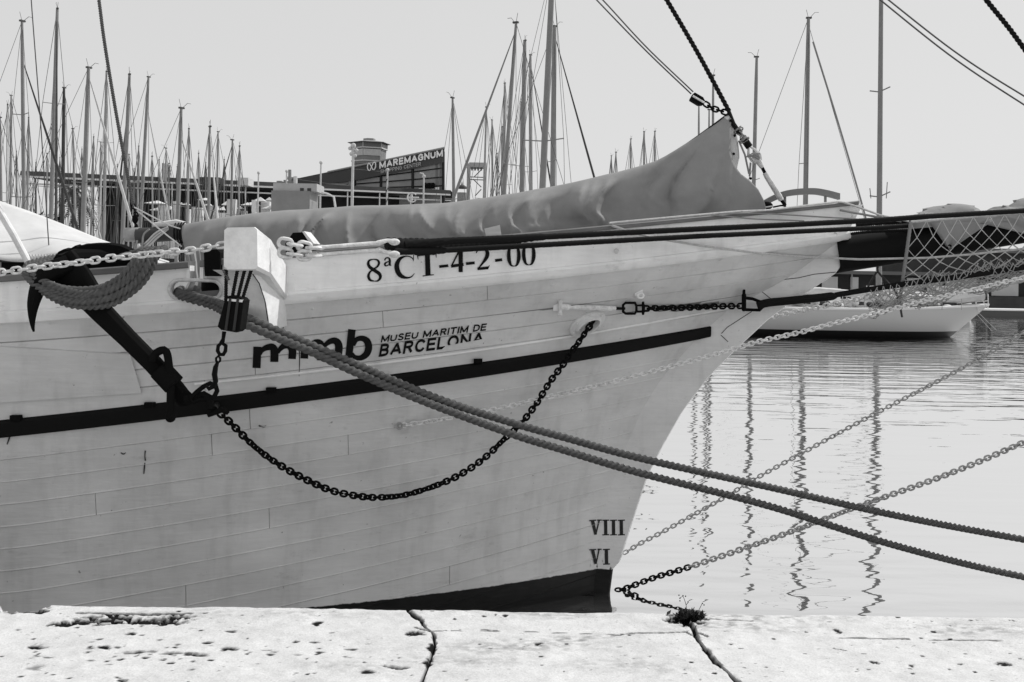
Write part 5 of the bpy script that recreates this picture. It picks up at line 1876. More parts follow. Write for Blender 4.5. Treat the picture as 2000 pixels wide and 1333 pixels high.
centre = [(36, 1080, -70, 1052, 13, 'mid', None, 1, 'thick leaning mast running out of the top of the picture behind the canvas cover'),
          (49, 1008, 45, 974, 8, 'mid', 'alu', 1, 'leaning yacht mast with long sloping furled headsail behind the canvas cover'),
          (62, 1083, 52, 1078, 11, 'large', 'dark', 1, 'thick upright mast with a dark furled headsail'),
          (75, 1025, 80, 1017, 10, 'large', None, 1, 'thick pale mast beside the thick leaning mast behind the canvas'),
          (88, 1036, 108, 1037, 7.5, 'large', 'dark', 1, 'upright mast between two thicker ones, with dark furled headsail'),
          (88, 950, 210, 941, 4.5, 'mid', None, 1, None), (101, 986, 163, 982, 6, 'large', None, 1, None), (114, 961, 235, 963, 4.5, 'mid', None, 1, None),
          (114, 1018, 200, 1016, 4.5, 'mid', None, 1, None), (127, 981, 248, 980, 5, 'mid', None, 1, None), (140, 971, 300, 970, 3, 'mid', None, 1, None),
          (60, 884, 192, 888, 6.5, 'small', None, 1, 'lone slim bare mast beside the right end of the shopping centre'),
          (110, 1203, 298, 1203, 3.5, 'small', None, 1, None), (110, 1258, 258, 1258, 5, 'mid', None, 1, None), (123, 1232, 272, 1230, 4, 'mid', None, 1, None), (123, 1279, 257, 1277, 4.5, 'mid', None, 1, None), (136, 1194, 305, 1194, 3, 'small', None, 1, None)]
spc = {950: 'thin far mast directly above the steel portal frame', 986: 'far mast close beside the thick pale mast', 961: 'thin far mast between steel portal frame and thick masts',
       1258: 'tallest of the small mast tips above the canvas slope', 1279: 'small mast tip nearest the canvas peak slope', 1232: 'small mast tip on its own above the canvas slope'}
for (D, xt, yt, xb, w, kind, furl, sp, lab) in centre:
    lab = lab or spc.get(xt)
    l2 = lab or ('small distant mast tip showing above the slope of the canvas cover' if xt > 1150 else 'distant bare mast behind the middle of the canvas cover')
    rz = R(155) if xt == 1008 else R(20) if xt == 1083 else R(48) if xt == 1036 else None
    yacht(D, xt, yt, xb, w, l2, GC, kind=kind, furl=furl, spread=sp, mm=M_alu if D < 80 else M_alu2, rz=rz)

# a sloop, a ketch and others beyond the bow, lying broadside
right = [(53, 1579, 36, 1571, 10, 'mid', R(0), 'sloop behind the classic yacht, mast with one long grey stay', None),
         (60, 1478, 112, 1468, 8, 'mid', R(180), 'bare mast rising just behind the forestay turnbuckle', None),
         (67, 1393, 148, 1391, 5.5, 'mid', R(180), 'slim mast directly behind the canvas peak', None),
         (74, 1365, 205, 1364, 4.5, 'small', R(170), 'one of two short masts showing behind the canvas peak', None),
         (81, 1385, 215, 1384, 4.5, 'small', R(10), 'one of two short masts showing behind the canvas peak', None)]
for D, xt, yt, xb, w, kind, rz, lab, furl in right:
    yacht(D, xt, yt, xb, w, lab, GR, rz=rz, kind=kind, furl=furl, stays=(D == 53))

# classic yacht in full view
def classic():
    D = 45.6
    x0 = pix(1350, 650, D).x; x1 = pix(1932, 603, D).x
    t = thing('classic_yacht', 'long white classic yacht with black boot top moored beyond the bowsprit', 'boat', ((x0 + x1) / 2, D, 0))
    g = []
    n = 40
    for i in range(n + 1):
        s = i / n
        X = x0 + (x1 - x0) * s
        zt = 1.18 + .30 * (s - .45) ** 2 * 2.2 + .10 * s
        b = 1.7 * max(.004, 1 - abs((s - .45) / .55) ** 2.4)
        row = []
        for j in range(11):
            q = j / 10
            z = -.5 + (zt + .5) * q
            over = max(0, s - .7) / .3
            xx = X - over ** 1.5 * 2.3 * (1 - q) ** 1.0
            bb = b * (1 - (1 - q) ** 2.4 * .75)
            row.append(Vector((xx, D - bb, z)))
        g.append(row)
    mw = bpy.data.materials.new('classic_yacht_paint'); mw.use_nodes = True
    N = mw.node_tree.nodes; Lk = mw.node_tree.links; p = N['Principled BSDF']; p.inputs['Roughness'].default_value = .35
    ge = N.new('ShaderNodeNewGeometry'); sx = N.new('ShaderNodeSeparateXYZ'); Lk.new(ge.outputs['Position'], sx.inputs[0])
    cr_ = N.new('ShaderNodeValToRGB'); cr_.color_ramp.interpolation = 'CONSTANT'
    e = cr_.color_ramp.elements; e[0].position = 0; e[0].color = (.012, .012, .012, 1); e[1].position = .5; e[1].color = (.45, .45, .45, 1)
    mr = N.new('ShaderNodeMapRange'); mr.inputs['From Min'].default_value = -.72; mr.inputs['From Max'].default_value = 1.28; Lk.new(sx.outputs['Z'], mr.inputs['Value'])
    Lk.new(mr.outputs[0], cr_.inputs[0]); Lk.new(cr_.outputs[0], p.inputs['Base Color'])
    MB().grid(g).build('hull', mw, t)
    MB().grid([[Vector((p.x, 2 * D - p.y, p.z)) for p in r] for r in g]).build('hull_far_side', mw, t)
    MB().grid([[r[-1], Vector((r[-1].x, D, r[-1].z + .06)), Vector((r[-1].x, 2 * D - r[-1].y, r[-1].z))] for r in g]).build('deck', M_deck, t)
    MB().grid([[r[-1] + Vector((0, -.01, -.05)), r[-1] + Vector((0, -.03, .03)), r[-1] + Vector((0, .12, .05))] for r in g]).build('toe_rail', M_gel, t)
    xc = lambda px: pix(px, 600, D).x
    zz = lambda px, py: pix(px, py, D).z
    # coachroofs, skylight, furled awning on the boom
    for (a, b_, za, nm) in ((1470, 1610, 1.72, 'coachroof'), (1655, 1700, 1.6, 'skylight'), (1830, 1858, 1.55, 'hatch')):
        mbx = MB().box((xc(a), D - .55, 1.15), (xc(b_), D + .55, za)); c = mbx.build(nm, M_gel if nm != 'hatch' else M_wood, t, smooth=False)
        k = 0
        x = xc(a) + .25
        while x < xc(b_) - .4:
            MB().box((x, D - .57, 1.38), (x + .3, D - .552, 1.52)).build('window', M_glassd, c, smooth=False); x += .62
    P = [pix(1700, 586, D - .2), pix(1760, 586, D - .2), pix(1830, 588, D - .2), pix(1880, 582, D - .2), pix(1918, 576, D - .2)]
    MB().tube(cr(P, step=.2), [.28] * len(cr(P, step=.2)), 8, flat=1.2).build('furled_sail', M_pale, t)
    MB().tube([pix(1500, 566, D), pix(1600, 570, D), pix(1690, 575, D)], [.12, .2, .12], 8).build('boom_cover', M_pale, t)
    MB().tube([pix(1716, 600, D), pix(1722, -140, D)], [.135, .085], 12).build('mast', M_alu, t)
    for y, dx in ((180, 16), (385, 0)):
        MB().tube([pix(1717 - 18, y - 2, D + .3), pix(1717, y, D), pix(1717 + 22, y - 10, D - .3)], .03, 5).build('spreader', M_alu, t)
    for sx_ in (-1, 1):
        MB().tube([pix(1716 + 15 * sx_, 388, D), pix(1716 + (17 if sx_ > 0 else 17) * sx_, 362 - 6 * sx_, D)], .018, 5).build('aerial', M_wire, t)
    for a, b_ in (((1912, 610), (1905, 590)), ((1930, 603), (1918, 586)), ((1905, 590), (1930, 588)), ((1930, 603), (1930, 575)), ((1896, 612), (1910, 586))):
        MB().tube([pix(*a, D - .3), pix(*b_, D - .3)], .02, 5).build('pulpit_rail', M_gel, t)
    for px in range(1460, 1900, 38):
        MB().tube([pix(px, 606, D - 1.3), pix(px, 584, D - 1.3)], .014, 4).build('stanchion', M_alu2, t)
    MB().tube([pix(px, 587 + 2 * math.sin(px), D - 1.3) for px in range(1460, 1900, 20)], .01, 4).build('guard_wire', M_alu2, t)
    rg = random.Random(8)
    for k in range(16):
        px = 1450 + k * 27 + rg.uniform(-8, 8)
        c = pix(px, 600, D - .6)
        w, h = rg.uniform(.1, .35), rg.uniform(.12, .45)
        MB().ball((c.x, D - .7 + rg.uniform(-.3, .3), 1.3 + h / 2), .5, 8, 5, (w * 2, .5, h)).build('deck_gear', rg.choice([M_pale, M_cover, M_wood, M_alu, M_gel]), t)
    for a, b_ in (((1912, 612), (1946, 645)), ((1908, 615), (1938, 648))):
        MB().tube([pix(*a, D - .3), pix(*b_, D - 1.0)], .012, 4).build('bow_line', M_lightrope, t)
    return t


classic()
# grey stay of the sloop, sloping to the right
o = line('sloop_stay', 'long thin grey stay sloping down from the sloop mast', 'stay', [pix(1588, 82, 52.6), pix(1640, 250, 52.6), pix(1686, 408, 52.6), pix(1700, 470, 52.6)], .05, M_alu)


def motorboat(px, D, Lh, rz, label, seed):
    r = random.Random(seed)
    c = pix(px, 600, D)
    t = thing('motor_boat', label, 'boat', (c.x, D, 0), 'motor boats on the far pontoon')
    t.rotation_euler = (0, 0, rz)
    local(hull_mesh_boat(Lh, Lh * .34, .8, 'h'), 'hull', M_gel if r.random() < .75 else M_dkblue, t)
    h = r.uniform(1.5, 2.0)
    a, b = -Lh * .22, Lh * .14
    w = Lh * .12
    cb = local(MB().add([(a, -w, .8), (b + .5, -w, .8), (b + .5, w, .8), (a, w, .8), (a, -w * .9, h), (b, -w * .9, h), (b, w * .9, h), (a, w * .9, h)], [(0, 1, 5, 4), (1, 2, 6, 5), (2, 3, 7, 6), (3, 0, 4, 7), (4, 5, 6, 7)]), 'cabin', M_gel, t)
    mb = MB()
    for s in (-1, 1):
        for k in range(3):
            x = a + .25 + k * (b - a - .2) / 3
            mb.add([(x, s * (w * .97), h - .62), (x + (b - a) / 4, s * (w * .97), h - .62), (x + (b - a) / 4, s * (w * .94), h - .22), (x, s * (w * .94), h - .22)], [(0, 1, 2, 3)])
    local(mb, 'window', M_glassd, cb)
    local(MB().box((a - .5, -w, h + .02), (b + .2, w, h + .1)), 'canopy', M_pale if r.random() < .5 else M_gel, t)
    for y in (-w * .8, w * .8):
        local(MB().tube([(a - .4, y, .8), (a - .4, y, h + .02)], .025, 5), 'canopy_post', M_alu2, t)
    return t


for i, (px, D, Lh, rz, lab) in enumerate(((1545, 66, 7.5, R(-80), 'white cabin cruiser moored behind the classic yacht, under the stem'), (1610, 66, 6.5, R(-95), 'white motor boat behind the classic yacht amidships'),
                                          (1675, 67, 7.0, R(-88), 'white motor boat seen below the root of the bowsprit'), (1735, 66, 6.8, R(-92), 'white motor boat seen through the net edge'),
                                          (1800, 68, 7.4, R(-86), 'white cabin boat behind the safety net'), (1862, 67, 6.0, R(-94), 'white motor boat behind the classic yacht foredeck'))):
    motorboat(px, D, Lh, rz, lab, 50 + i)
# floating pontoon, far quay and its low dark building
pn = thing('floating_pontoon', 'long low floating pontoon with white edge on the far side of the basin', 'pontoon', (20, 73, 0))
MB().box((5, 72, -.3), (60, 74.5, .42)).build('float', mat('pontoon_side', .10, .9), pn, smooth=False)
MB().box((5, 71.9, .42), (60, 74.6, .52)).build('walkway', M_gel, pn, smooth=False)
fq = MB().box((-400, 150, -2), (400, 420, 1.1)).build('far_quay', mat('far_quay_stone', .18, .9, var=.2, vscale=.5), None, smooth=False)
fq['kind'] = 'structure'
fq2 = MB().box((14, 90, -2), (140, 150, 1.1)).build('side_quay', mat('far_quay_stone2', .05, .9, var=.3, vscale=.5), None, smooth=False)
fq2['kind'] = 'structure'
lbg = thing('waterside_building', 'low dark waterside building with white doors beyond the classic yacht', 'building', (60, 95, 1.1))
M_dk = mat('dark_cladding', .035, .7, var=.3, vscale=.6)
MB().box((37, 92.6, 1.1), (120, 104, 5.0)).build('upper_storey', M_dk, lbg, smooth=False)
MB().box((36.5, 92.2, 5.0), (121, 105, 5.4)).build('upper_roof', mat('roof_grey', .12, .8), lbg, smooth=False)
MB().box((22, 92, 1.1), (120, 104, 2.85)).build('wall', M_dk, lbg, smooth=False)
MB().box((21, 90.2, 2.85), (121, 105, 3.15)).build('roof', mat('roof_grey', .12, .8), lbg, smooth=False)
for k, px in enumerate((1620, 1668, 1790, 1815, 1878, 1962, 2040, 2110)):
    c = pix(px, 590, 91.9)
    w = (.7, .35, .9, .8, 1.3, 1.2, 1.2, 1.2)[k]
    MB().box((c.x - w, 91.85, 1.15), (c.x + w, 91.98, 2.6)).build('door', M_gel, lbg, smooth=False)
for k in range(9):
    x = 24 + k * 6
    MB().box((x, 90.5, 1.1), (x + .12, 90.62, 2.85)).build('column', M_alu2, lbg, smooth=False)

# ================================================================== buildings
def gallery():
    D = 145
    t = thing('gallery_building', 'long dark waterfront gallery under a flat roof with thin white edges', 'building', (-30, D, 1.1))
    M_roof = mat('gallery_roof', .05, .8, var=.3, vscale=.4)
    M_edge = mat('gallery_white_edge', .75, .6)
    M_in = mat('gallery_interior', .018, .8, var=.4, vscale=.3)
    A_ = pix(40, 345, D - 8); B_ = pix(880, 381, D + 20)
    n = 24
    def P(s, dz, dy): return A_ + (B_ - A_) * s + Vector((0, dy, dz))
    MB().grid([[P(s / 12, .75, 0), P(s / 12, .1, -.2), P(s / 12, .1, 14), P(s / 12, .75, 14)] for s in range(13)], cv=True).build('roof', M_roof, t, smooth=False)
    MB().grid([[P(s / 12, .12, -.25), P(s / 12, -.12, -.25), P(s / 12, -.12, .3), P(s / 12, .12, .3)] for s in range(13)], cv=True).build('roof_edge', M_edge, t, smooth=False)
    MB().grid([[P(s / 12, -.75, 1.0), P(s / 12, -.95, 1.0), P(s / 12, -.95, 1.4), P(s / 12, -.75, 1.4)] for s in range(13)], cv=True).build('lower_edge', M_edge, t, smooth=False)
    gw = []
    for s in range(13):
        p = P(.12 + .88 * s / 12, 0, 6)
        gw.append([Vector((p.x, p.y, 1.1)), Vector((p.x, p.y, p.z - .1))])
    MB().grid(gw).build('glazed_wall', M_in, t, smooth=False)
    for k in range(12):
        p = P(.06 + k * .083, 0, .5)
        MB().tube([Vector((p.x, p.y, 1.1)), Vector((p.x, p.y, p.z - .1))], .11, 8).build('column', M_gel, t)
    for k in range(8):
        p = P(.15 + k * .1, 0, 5.9)
        MB().box((p.x, p.y - .1, 1.2), (p.x + 3.0, p.y - .02, 5.5)).build('window', mat('gallery_window', .05, .3), t, smooth=False)
    # roof plant
    for px, py, w, h, m in ((412, 358, 2.8, .75, M_roof), (478, 361, 1.5, .9, M_pale), (322, 352, .18, 2.3, M_alu), (85, 342, .9, .4, M_pale)):
        c = pix(px, py, D)
        MB().box((c.x - w / 2, D - 1, c.z - .2), (c.x + w / 2, D + 2, c.z + h)).build('roof_plant', m, t, smooth=False)
    rr = random.Random(9)
    px = 296
    while px < 545:
        px += rr.uniform(5, 13)
        c = pix(px, rr.uniform(386, 406), D - 12 + rr.uniform(-2, 2))
        w = rr.uniform(.35, 1.3)
        if rr.random() < .45:
            h = rr.uniform(.15, .5)
            MB().add([(c.x - w, c.y - w, c.z - h), (c.x + w, c.y - w, c.z - h), (c.x + w, c.y + w, c.z - h), (c.x - w, c.y + w, c.z - h), (c.x + rr.uniform(-.3, .3), c.y, c.z + .1)], [(0, 1, 4), (1, 2, 4), (2, 3, 4), (3, 0, 4)]).build('terrace_parasol', rr.choice([M_gel, M_pale]), t, smooth=False)
            MB().tube([(c.x, c.y, 1.1), (c.x, c.y, c.z)], .04, 4).build('parasol_pole', M_alu, t)
        else:
            MB().box((c.x - w * .6, c.y - .5, 1.1), (c.x + w * .6, c.y + .5, c.z - rr.uniform(0, 1.2))).build('terrace_kiosk', rr.choice([M_gel, M_pale, M_alu, M_pale]), t, smooth=False)
    return t


gallery()


def maremagnum():
    D = 165
    t = thing('shopping_centre', 'dark glazed wedge-shaped shopping centre with large white sign letters', 'building', (-25, D, 1.1))
    M_g = mat('tinted_glass', .27, .2, spec=.5, var=.25, vscale=.25)
    M_fas = mat('dark_fascia', .06, .5)
    M_dark = mat('dark_mullion', .012, .5)
    # facade plane: recedes slightly to the left
    def F(px, py, dy=0.0):
        Dp = D + (868 - px) * .02
        return pix(px, py, Dp + dy)
    tl, tr_ = (455, 376), (868, 290)
    def ytop(px): return 376 + (290 - 376) * (px - 455) / (868 - 455)
    xs = [455 + (868 - 455) * k / 20 for k in range(21)]
    MB().grid([[F(x, ytop(x)), F(x, ytop(x) + max(0, (ytop(x) * 0 + 395) - ytop(x)) * .5), F(x, 400)] for x in xs]).build('glass_facade', M_g, t, smooth=False)
    # body behind
    MB().add([F(868, 290.5, .2), F(868, 400, .2), F(868, 400, 40), F(868, 296, 40), F(455, 376.5, .2), F(455, 400, .2), F(455, 400, 40), F(455, 378, 40)], [(0, 1, 2, 3), (4, 7, 6, 5), (0, 3, 7, 4), (2, 6, 7, 3)]).build('body', M_fas, t, smooth=False)
    # fascia band carrying the sign
    MB().grid([[F(x, ytop(x) - 1, -.5), F(x, ytop(x) + 27 - max(0, 700 - x) * .08, -.5)] for x in xs[6:]]).build('sign_fascia', M_fas, t, smooth=False)
    MB().tube([F(x, ytop(x) - 1, -.6) for x in (640, 868)], .16, 6).build('roof_edge', M_alu2, t)
    # mullions
    for x in (693, 744, 806, 866):
        MB().tube([F(x, ytop(x) + 6, -.1), F(x, 400, -.1)], .22, 6).build('mullion', M_dark, t)
    MB().tube([F(684, 330, -.1), F(684, 372, -.1)], .35, 6).build('column', M_alu, t)
    for off in (38, 56, 73):
        pts = [(x, ytop(x) * .8 + off * 1 + .2 * 330) for x in (520, 868)]
        pts = [(560, 372 - (73 - off) * .1), (868, 290 + off)]
        MB().tube([F(a, b, -.1) for a, b in pts], .10, 6).build('transom', M_dark, t)
    MB().tube([F(694, 331, -.2), F(760, 337, -.2)], .3, 6).build('soffit_beam', M_alu2, t)
    MB().tube([F(560, 348, -.2), F(690, 366, -.2)], .3, 6).build('soffit_beam', M_alu, t)
    # pale blinds by the corner
    for x, w in ((853, 2.5), (861, 2.5)):
        MB().add([F(x - w, 310, -.05), F(x + w, 309, -.05), F(x + w, 375, -.05), F(x - w, 375, -.05)], [(0, 1, 2, 3)]).build('blind', mat('blind', .16, .7), t, smooth=False)
    # sign letters
    M_let = mat('sign_white', .85, .6)
    def sign(body, bl, br, h, off, name, m):
        V, Fc = text_mesh(body, off)
        out = []
        for x, y, _ in V:
            px = bl[0] + (br[0] - bl[0]) * x; py = bl[1] + (br[1] - bl[1]) * x
            out.append(F(px, py - h * y, -.75 - .0004 * (len(out) % 40)))
        o = MB().add(out, Fc).build(name, m, t, smooth=False)
    sign('MAREMAGNUM', (741, 330), (865, 306), 13.5, .24, 'sign_lettering', M_let)
    sign('SHOPPING CENTER', (743, 339), (822, 324), 7.0, .13, 'sign_lettering', mat('sign_grey', .5, .6))
    # butterfly emblem: two linked loops
    c = [(718, 334), (721, 322), (726, 319), (729, 326), (731, 331), (734, 320)]
    L1 = [(725.5, 326), (721, 319.5), (718, 324), (718.5, 331), (722, 333.5), (725.5, 327), (729, 319), (733, 318), (733.5, 326), (731, 331.5), (728, 331), (725.5, 326)]
    MB().tube([F(a, b, -.75) for a, b in [(p.x, p.y) for p in cr([Vector((x, y, 0)) for x, y in L1], n=50)]], .10, 5).build('emblem', M_let, t)
    # small black lettering panel low on the facade
    pnl = MB().add([F(818, 368, -.4), F(858, 366, -.4), F(858, 375, -.4), F(818, 376, -.4)], [(0, 1, 2, 3)]).build('lower_sign', M_let, t, smooth=False)
    mb = MB()
    for (a, b) in ((827, 833), (835, 841), (842, 848)):
        for x in (a, (a + b) / 2, b):
            mb.tube([F(x, 359, -.6), F(x, 369, -.6)], .12, 4)
        mb.tube([F(a, 359, -.6), F(b, 358.5, -.6)], .12, 4)
    mb.build('lower_sign_letters', M_black, t)
    return t


maremagnum()


def tower():
    D = 200
    c = pix(721, 300, D)
    t = thing('control_tower', 'octagonal observation tower with overhanging roof behind the shopping centre', 'tower', (c.x, D, 1.1))
    M_t = mat('tower_grey', .26, .7, var=.2, vscale=.3)
    M_tw = mat('tower_pale', .55, .6)
    z = lambda y: pix(721, y, D).z
    def ring(r, h, n=6, ph=.32): return [(c.x + r * math.cos(2 * math.pi * k / n + ph), D + r * math.sin(2 * math.pi * k / n + ph), h) for k in range(n)]
    def drum(a, nm, m): return MB().grid([ring(r, h) for r, h in a], cv=True).build(nm, m, t, smooth=False)
    drum([(3.0, 1.1), (3.0, z(316))], 'shaft', M_t)
    drum([(3.2, z(322)), (3.4, z(294))], 'lower_storey', M_t)
    drum([(3.7, z(293)), (3.7, z(290.5))], 'gallery', M_tw)
    drum([(3.55, z(290.5)), (3.55, z(281))], 'upper_storey', mat('tower_glass', .13, .3))
    drum([(4.25, z(281.5)), (4.25, z(280.5)), (1.2, z(275.5)), (1.2, z(271.5)), (.05, z(271.3))], 'roof', M_t)
    drum([(3.5, z(318)), (3.5, z(315.5))], 'gallery', M_tw)
    for k in range(6):
        p = ring(3.57, z(281)); q = ring(3.57, z(290.5))
        MB().tube([p[k], q[k]], .08, 4).build('mullion', M_tw, t)
    p = ring(3.45, z(294.5)); q = ring(3.36, z(307))
    for k in (3, 4):
        a, b, d, e = [Vector(v) for v in (p[k], p[(k + 1) % 6], q[(k + 1) % 6], q[k])]
        out = ((a + b) / 2 - Vector((c.x, D, a.z))).normalized() * .06
        MB().add([a + out, b + out, d + out, e + out], [(0, 1, 2, 3)]).build('window', M_pale, t, smooth=False)
    return t


tower()


def lattice():
    D = 175
    t = thing('lifting_frame', 'pale steel portal frame with cross bracing behind the canvas cover', 'tower', (pix(928, 400, D).x, D, 1.1))
    M_l = mat('frame_pale', .42, .6)
    z = lambda y: pix(928, y, D).z
    for px in (915, 947):
        MB().box((pix(px, 350, D).x - .28, D - .3, 1.1), (pix(px, 350, D).x + .28, D + .3, z(320))).build('leg', M_l, t, smooth=False)
        MB().box((pix(px, 350, D).x - .2, D + 3, 1.1), (pix(px, 350, D).x + .2, D + 3.4, z(320))).build('leg', M_l, t, smooth=False)
    MB().box((pix(916, 350, D).x, D - .25, z(327)), (pix(950, 350, D).x, D + 3.2, z(318))).build('head_beam', M_l, t, smooth=False)
    for k in range(4):
        x = pix(922 + 6 * k, 331, D).x
        MB().box((x - .14, D - .32, z(334)), (x + .14, D - .26, z(328))).build('sheave', M_wire, t, smooth=False)
    for a, b in (((918, 346), (944, 347)), ((940, 332), (926, 346)), ((924, 350), (940, 366)), ((928, 383), (940, 370)), ((918, 351), (944, 352))):
        MB().tube([pix(*a, D), pix(*b, D)], .09, 5).build('brace', M_alu, t)
    return t


lattice()
kk = thing('kiosk', 'small round kiosk with dark conical roof at the foot of the slanting headsail', 'kiosk', (pix(902, 380, 120).x, 120, 1.1))
c = pix(902, 380, 120)
MB().tube([(c.x, 120, h) for h in (1.1, c.z + .2)], [.55, .55], 10).build('wall', M_alu, kk)
MB().tube([(c.x, 120, pix(902, y, 120).z) for y in (369, 365, 362, 361, 355)], [.62, .55, .25, .1, .03], 12).build('roof', M_wood, kk)

# ferry-like boat house with tall sides moored in front of the shopping centre
wb = thing('tour_boat', 'boxy grey tour boat superstructure with small windows before the shopping centre', 'boat', (pix(582, 400, 100).x, 100, 0))
D = 100
X = lambda px: pix(px, 400, D).x
Z = lambda py: pix(580, py, D).z
MB().box((X(522), D - 2, -.4), (X(660), D + 3, 1.6)).build('hull', M_gel, wb, smooth=False)
MB().box((X(538), D - 1.8, 1.6), (X(612), D + 2.5, Z(376))).build('deckhouse', mat('boat_grey', .24, .6, var=.1, vscale=1), wb, smooth=False)
MB().box((X(540), D - 1.5, Z(376)), (X(624), D + 2.3, Z(361))).build('wheelhouse', mat('boat_pale', .42, .6, var=.1, vscale=1), wb, smooth=False)
for px in (592, 606):
    MB().box((X(px), D - 1.56, Z(376)), (X(px + 7), D - 1.51, Z(370))).build('window', M_glassd, wb, smooth=False)
for px, y0_, y1_, r in ((566, 361, 332, .16), (577, 361, 345, .2), (546, 361, 354, .3), (556, 361, 352, .12)):
    MB().tube([pix(px, y0_, D), pix(px, y1_, D)], r, 8).build('funnel', M_alu if px != 577 else M_pale, wb)
MB().tube([pix(628, 376, D), pix(640, 379, D), pix(652, 385, D), pix(655, 405, D)], .12, 6).build('rail', M_gel, wb)

# flagpoles / lamp posts before the shopping centre
GP = 'white poles in front of the shopping centre'
for px, yt, yb, r, lab in ((505, 338, 420, .08, None), (560, 335, 405, .08, None), (627, 318, 406, .09, None), (690, 285, 404, .14, 'tall white pole with lamp cluster in front of the tower'), (757, 332, 405, .09, 'pole with spiral stripes in front of the sign'), (828, 345, 400, .09, 'white pole with a hooked lamp by the small black sign')):
    D = 112
    t = thing('lamp_post', lab or {505: 'plain slim white pole between the gallery and the tour boat', 560: 'plain slim white pole rising from behind the tour boat roof', 627: 'plain slim white pole between tour boat and lamp cluster pole'}[px], 'pole', (pix(px, yb, D).x, D, 1.1), GP)
    b_ = pix(px, yt, D)
    MB().tube([(b_.x - .05, D, -.2), (b_.x, D, b_.z)], [r * 1.4, r], 8).build('post', M_pale, t)
    MB().ball((b_.x, D, b_.z), r * 2.2, 8, 5).build('lamp', M_pale, t)
    if px == 690:
        for q in range(4): MB().ball((b_.x + (-.35, .35, -.2, .2)[q], D, b_.z - (.3, .5, .9, 1.1)[q]), .22, 8, 5).build('lamp', M_pale, t)
    if px == 757:
        MB().tube(cr([(b_.x + .14 * math.cos(q), D + .14 * math.sin(q), 2 + q * .19) for q in np.linspace(0, (b_.z - 3) / .19, 60)], n=240), .05, 4).build('spiral_stripe', M_wood, t)
    if px == 828:
        MB().tube([b_, b_ + Vector((-.1, 0, .3)), b_ + Vector((-.45, 0, .35))], .08, 6).build('hook', M_pale, t)
# round emblem on the gallery
em = thing('round_sign', 'round white sign of a ring with a cross on the gallery front', 'sign', (pix(805, 386, 140).x, 140, pix(805, 386, 140).z))
c = pix(805, 386, 140)
r = 9 * 140 / 2000
MB().tube([c + Vector((r * math.cos(a), 0, r * math.sin(a))) for a in np.linspace(R(35), R(325), 30)], .11, 6).build('ring', M_let if 'M_let' in globals() else M_gel, em)
MB().tube([c + Vector((-r, 0, 0)), c + Vector((r * 1.5, 0, 0))], .10, 6).build('bar', M_gel, em)
MB().tube([c + Vector((0, 0, -r * .7)), c + Vector((0, 0, r * .7))], .10, 6).build('bar', M_gel, em)
MB().tube([(c.x, 140.15, 1.1), (c.x, 140.15, c.z)], .08, 6).build('post', M_wire, em)


# palms and shrubs at the left end of the gallery
def palm(px, D, h, label, seed):
    r = random.Random(seed)
    c = pix(px, 500, D)
    t = thing('palm_tree', label, 'tree', (c.x, D, 1.1), 'palms by the gallery')
    MB().tube([(c.x, D, 1.0), (c.x + .1, D, h * .5), (c.x, D, h)], [.3, .22, .2], 8).build('trunk', mat('palm_trunk', .07, .9), t)
    mb = MB()
    for k in range(60):
        az = r.uniform(0, 2 * math.pi); el = r.uniform(-.9, 1.1); ln = r.uniform(2.0, 3.2)
        P = []
        for q in range(7):
            s = q / 6
            P.append(Vector((c.x + math.cos(az) * ln * s * math.cos(el * .6), D + math.sin(az) * ln * s * math.cos(el * .6), h + ln * (math.sin(el) * s - .75 * s * s))))
        for q in range(6):
            for sg in (-1, 1):
                for u in range(3):
                    p = P[q] + (P[q + 1] - P[q]) * u / 3
                    sd_ = Vector((-math.sin(az), math.cos(az), 0)) * sg * .42 * (1 - .6 * q / 6)
                    mb.add([p, p + (P[q + 1] - P[q]) * .2, p + sd_ + Vector((math.cos(az) * .25, math.sin(az) * .25, -.22))], [(0, 1, 2)])
    mb.build('crown', mat('palm_leaf', .05, .8), t, smooth=False)


palm(140, 138, pix(140, 372, 138).z, 'bushy palm tree at the end of the gallery, taller of two', 1)
palm(155, 141, pix(155, 392, 141).z, 'bushy palm tree at the end of the gallery, shorter of two', 2)


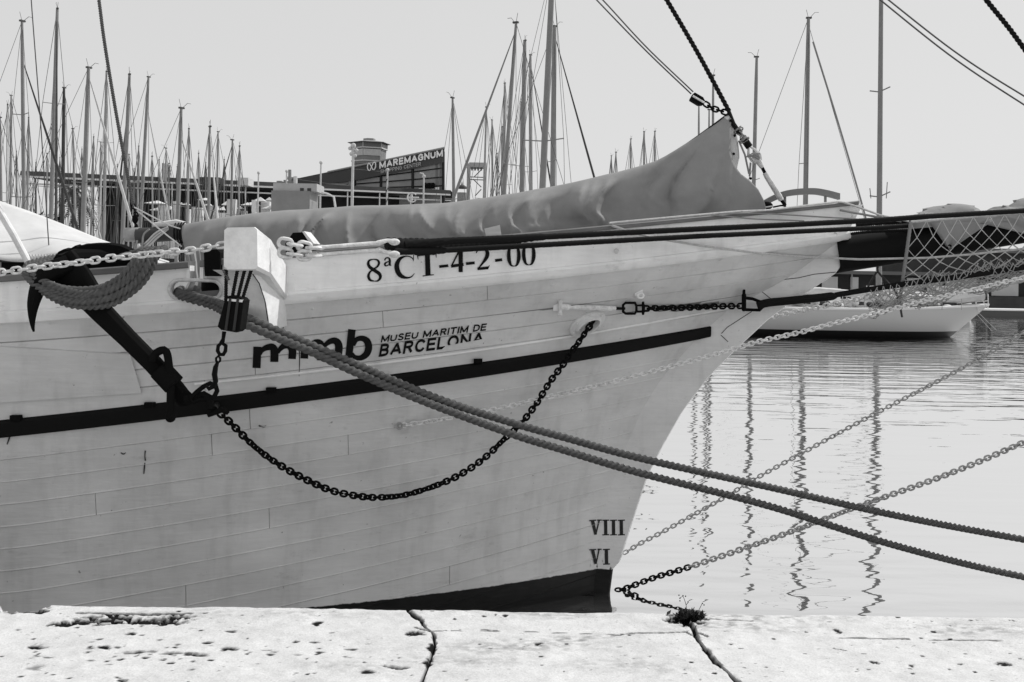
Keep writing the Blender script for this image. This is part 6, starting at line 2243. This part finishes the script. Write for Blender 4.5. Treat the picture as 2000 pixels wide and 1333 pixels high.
def shrub(px, D, y, w, label, seed):
    r = random.Random(seed)
    c = pix(px, y, D)
    t = thing('shrub', label, 'shrub', (c.x, D, 1.1), 'shrubs on the far quay')
    MB().tube([(c.x, D, 1.0), (c.x, D, c.z - .4)], [.2, .1], 6).build('trunk', mat('palm_trunk', .07, .9), t)
    mb = MB()
    for k in range(420):
        d = Vector((r.gauss(0, 1), r.gauss(0, 1), r.gauss(0, 1))).normalized() * (r.random() ** .4)
        p = Vector((c.x + d.x * w, D + d.y * w, 1.1 + (c.z - 1.1) * (.62 + .40 * d.z)))
        a = Vector((r.gauss(0, .25), r.gauss(0, .25), r.gauss(0, .25))); b = Vector((r.gauss(0, .25), r.gauss(0, .25), r.gauss(0, .25)))
        mb.add([p, p + a, p + b], [(0, 1, 2)])
    mb.build('crown', mat('shrub_leaf', .05, .8), t, smooth=False)


for k, (px, y, w, lab) in enumerate(((66, 416, 1.6, 'round shrub behind the white awning beside the highest awning end'), (84, 420, 1.8, 'round shrub behind the white awning beside a slim mast'), (110, 418, 1.3, 'small shrub behind the tallest mast before the palms'))):
    shrub(px, 139, y, w, lab, k)

# ================================================================== weed in the quay joint
wd = thing('quay_weed', 'small dark weed with a thin flower stalk growing from the quay joint', 'plant', (*qpt(1345, 1210), QZ))
M_weed = mat('weed_leaf', .025, .8)
rw = random.Random(5)
c = Vector((*qpt(1345, 1206), QZ - .01))
mb = MB()
for k in range(260):
    az = rw.uniform(0, 2 * math.pi); l = rw.uniform(.015, .055); el = rw.uniform(.1, 1.2)
    o_ = c + Vector((rw.gauss(0, .028), rw.gauss(0, .016), rw.uniform(0, .012)))
    d = Vector((math.cos(az) * math.cos(el), math.sin(az) * math.cos(el) * .6, math.sin(el))) * l
    s_ = Vector((-math.sin(az), math.cos(az), .2)) * l * .18
    mb.add([o_, o_ + d * .5 + s_, o_ + d, o_ + d * .5 - s_], [(0, 1, 2, 3)])
mb.build('leaves', M_weed, wd, smooth=False)
for pts in ([(1342, 1195), (1340, 1182), (1337, 1172), (1334, 1165), (1328, 1168)], [(1362, 1198), (1367, 1188), (1371, 1180)], [(1354, 1196), (1356, 1186)], [(1340, 1182), (1344, 1177)]):
    Yw = c.y
    MB().tube([pix(x, y, Yw) for x, y in pts], .0014, 4).build('stalk', M_weed, wd)
mb = MB()
for x, y in ((1334, 1164), (1328, 1169), (1326, 1163), (1339, 1165), (1328, 1174), (1372, 1179), (1375, 1182), (1344, 1176)):
    mb.ball(pix(x, y, c.y), .0035, 6, 4)
mb.build('flower_head', M_weed, wd)
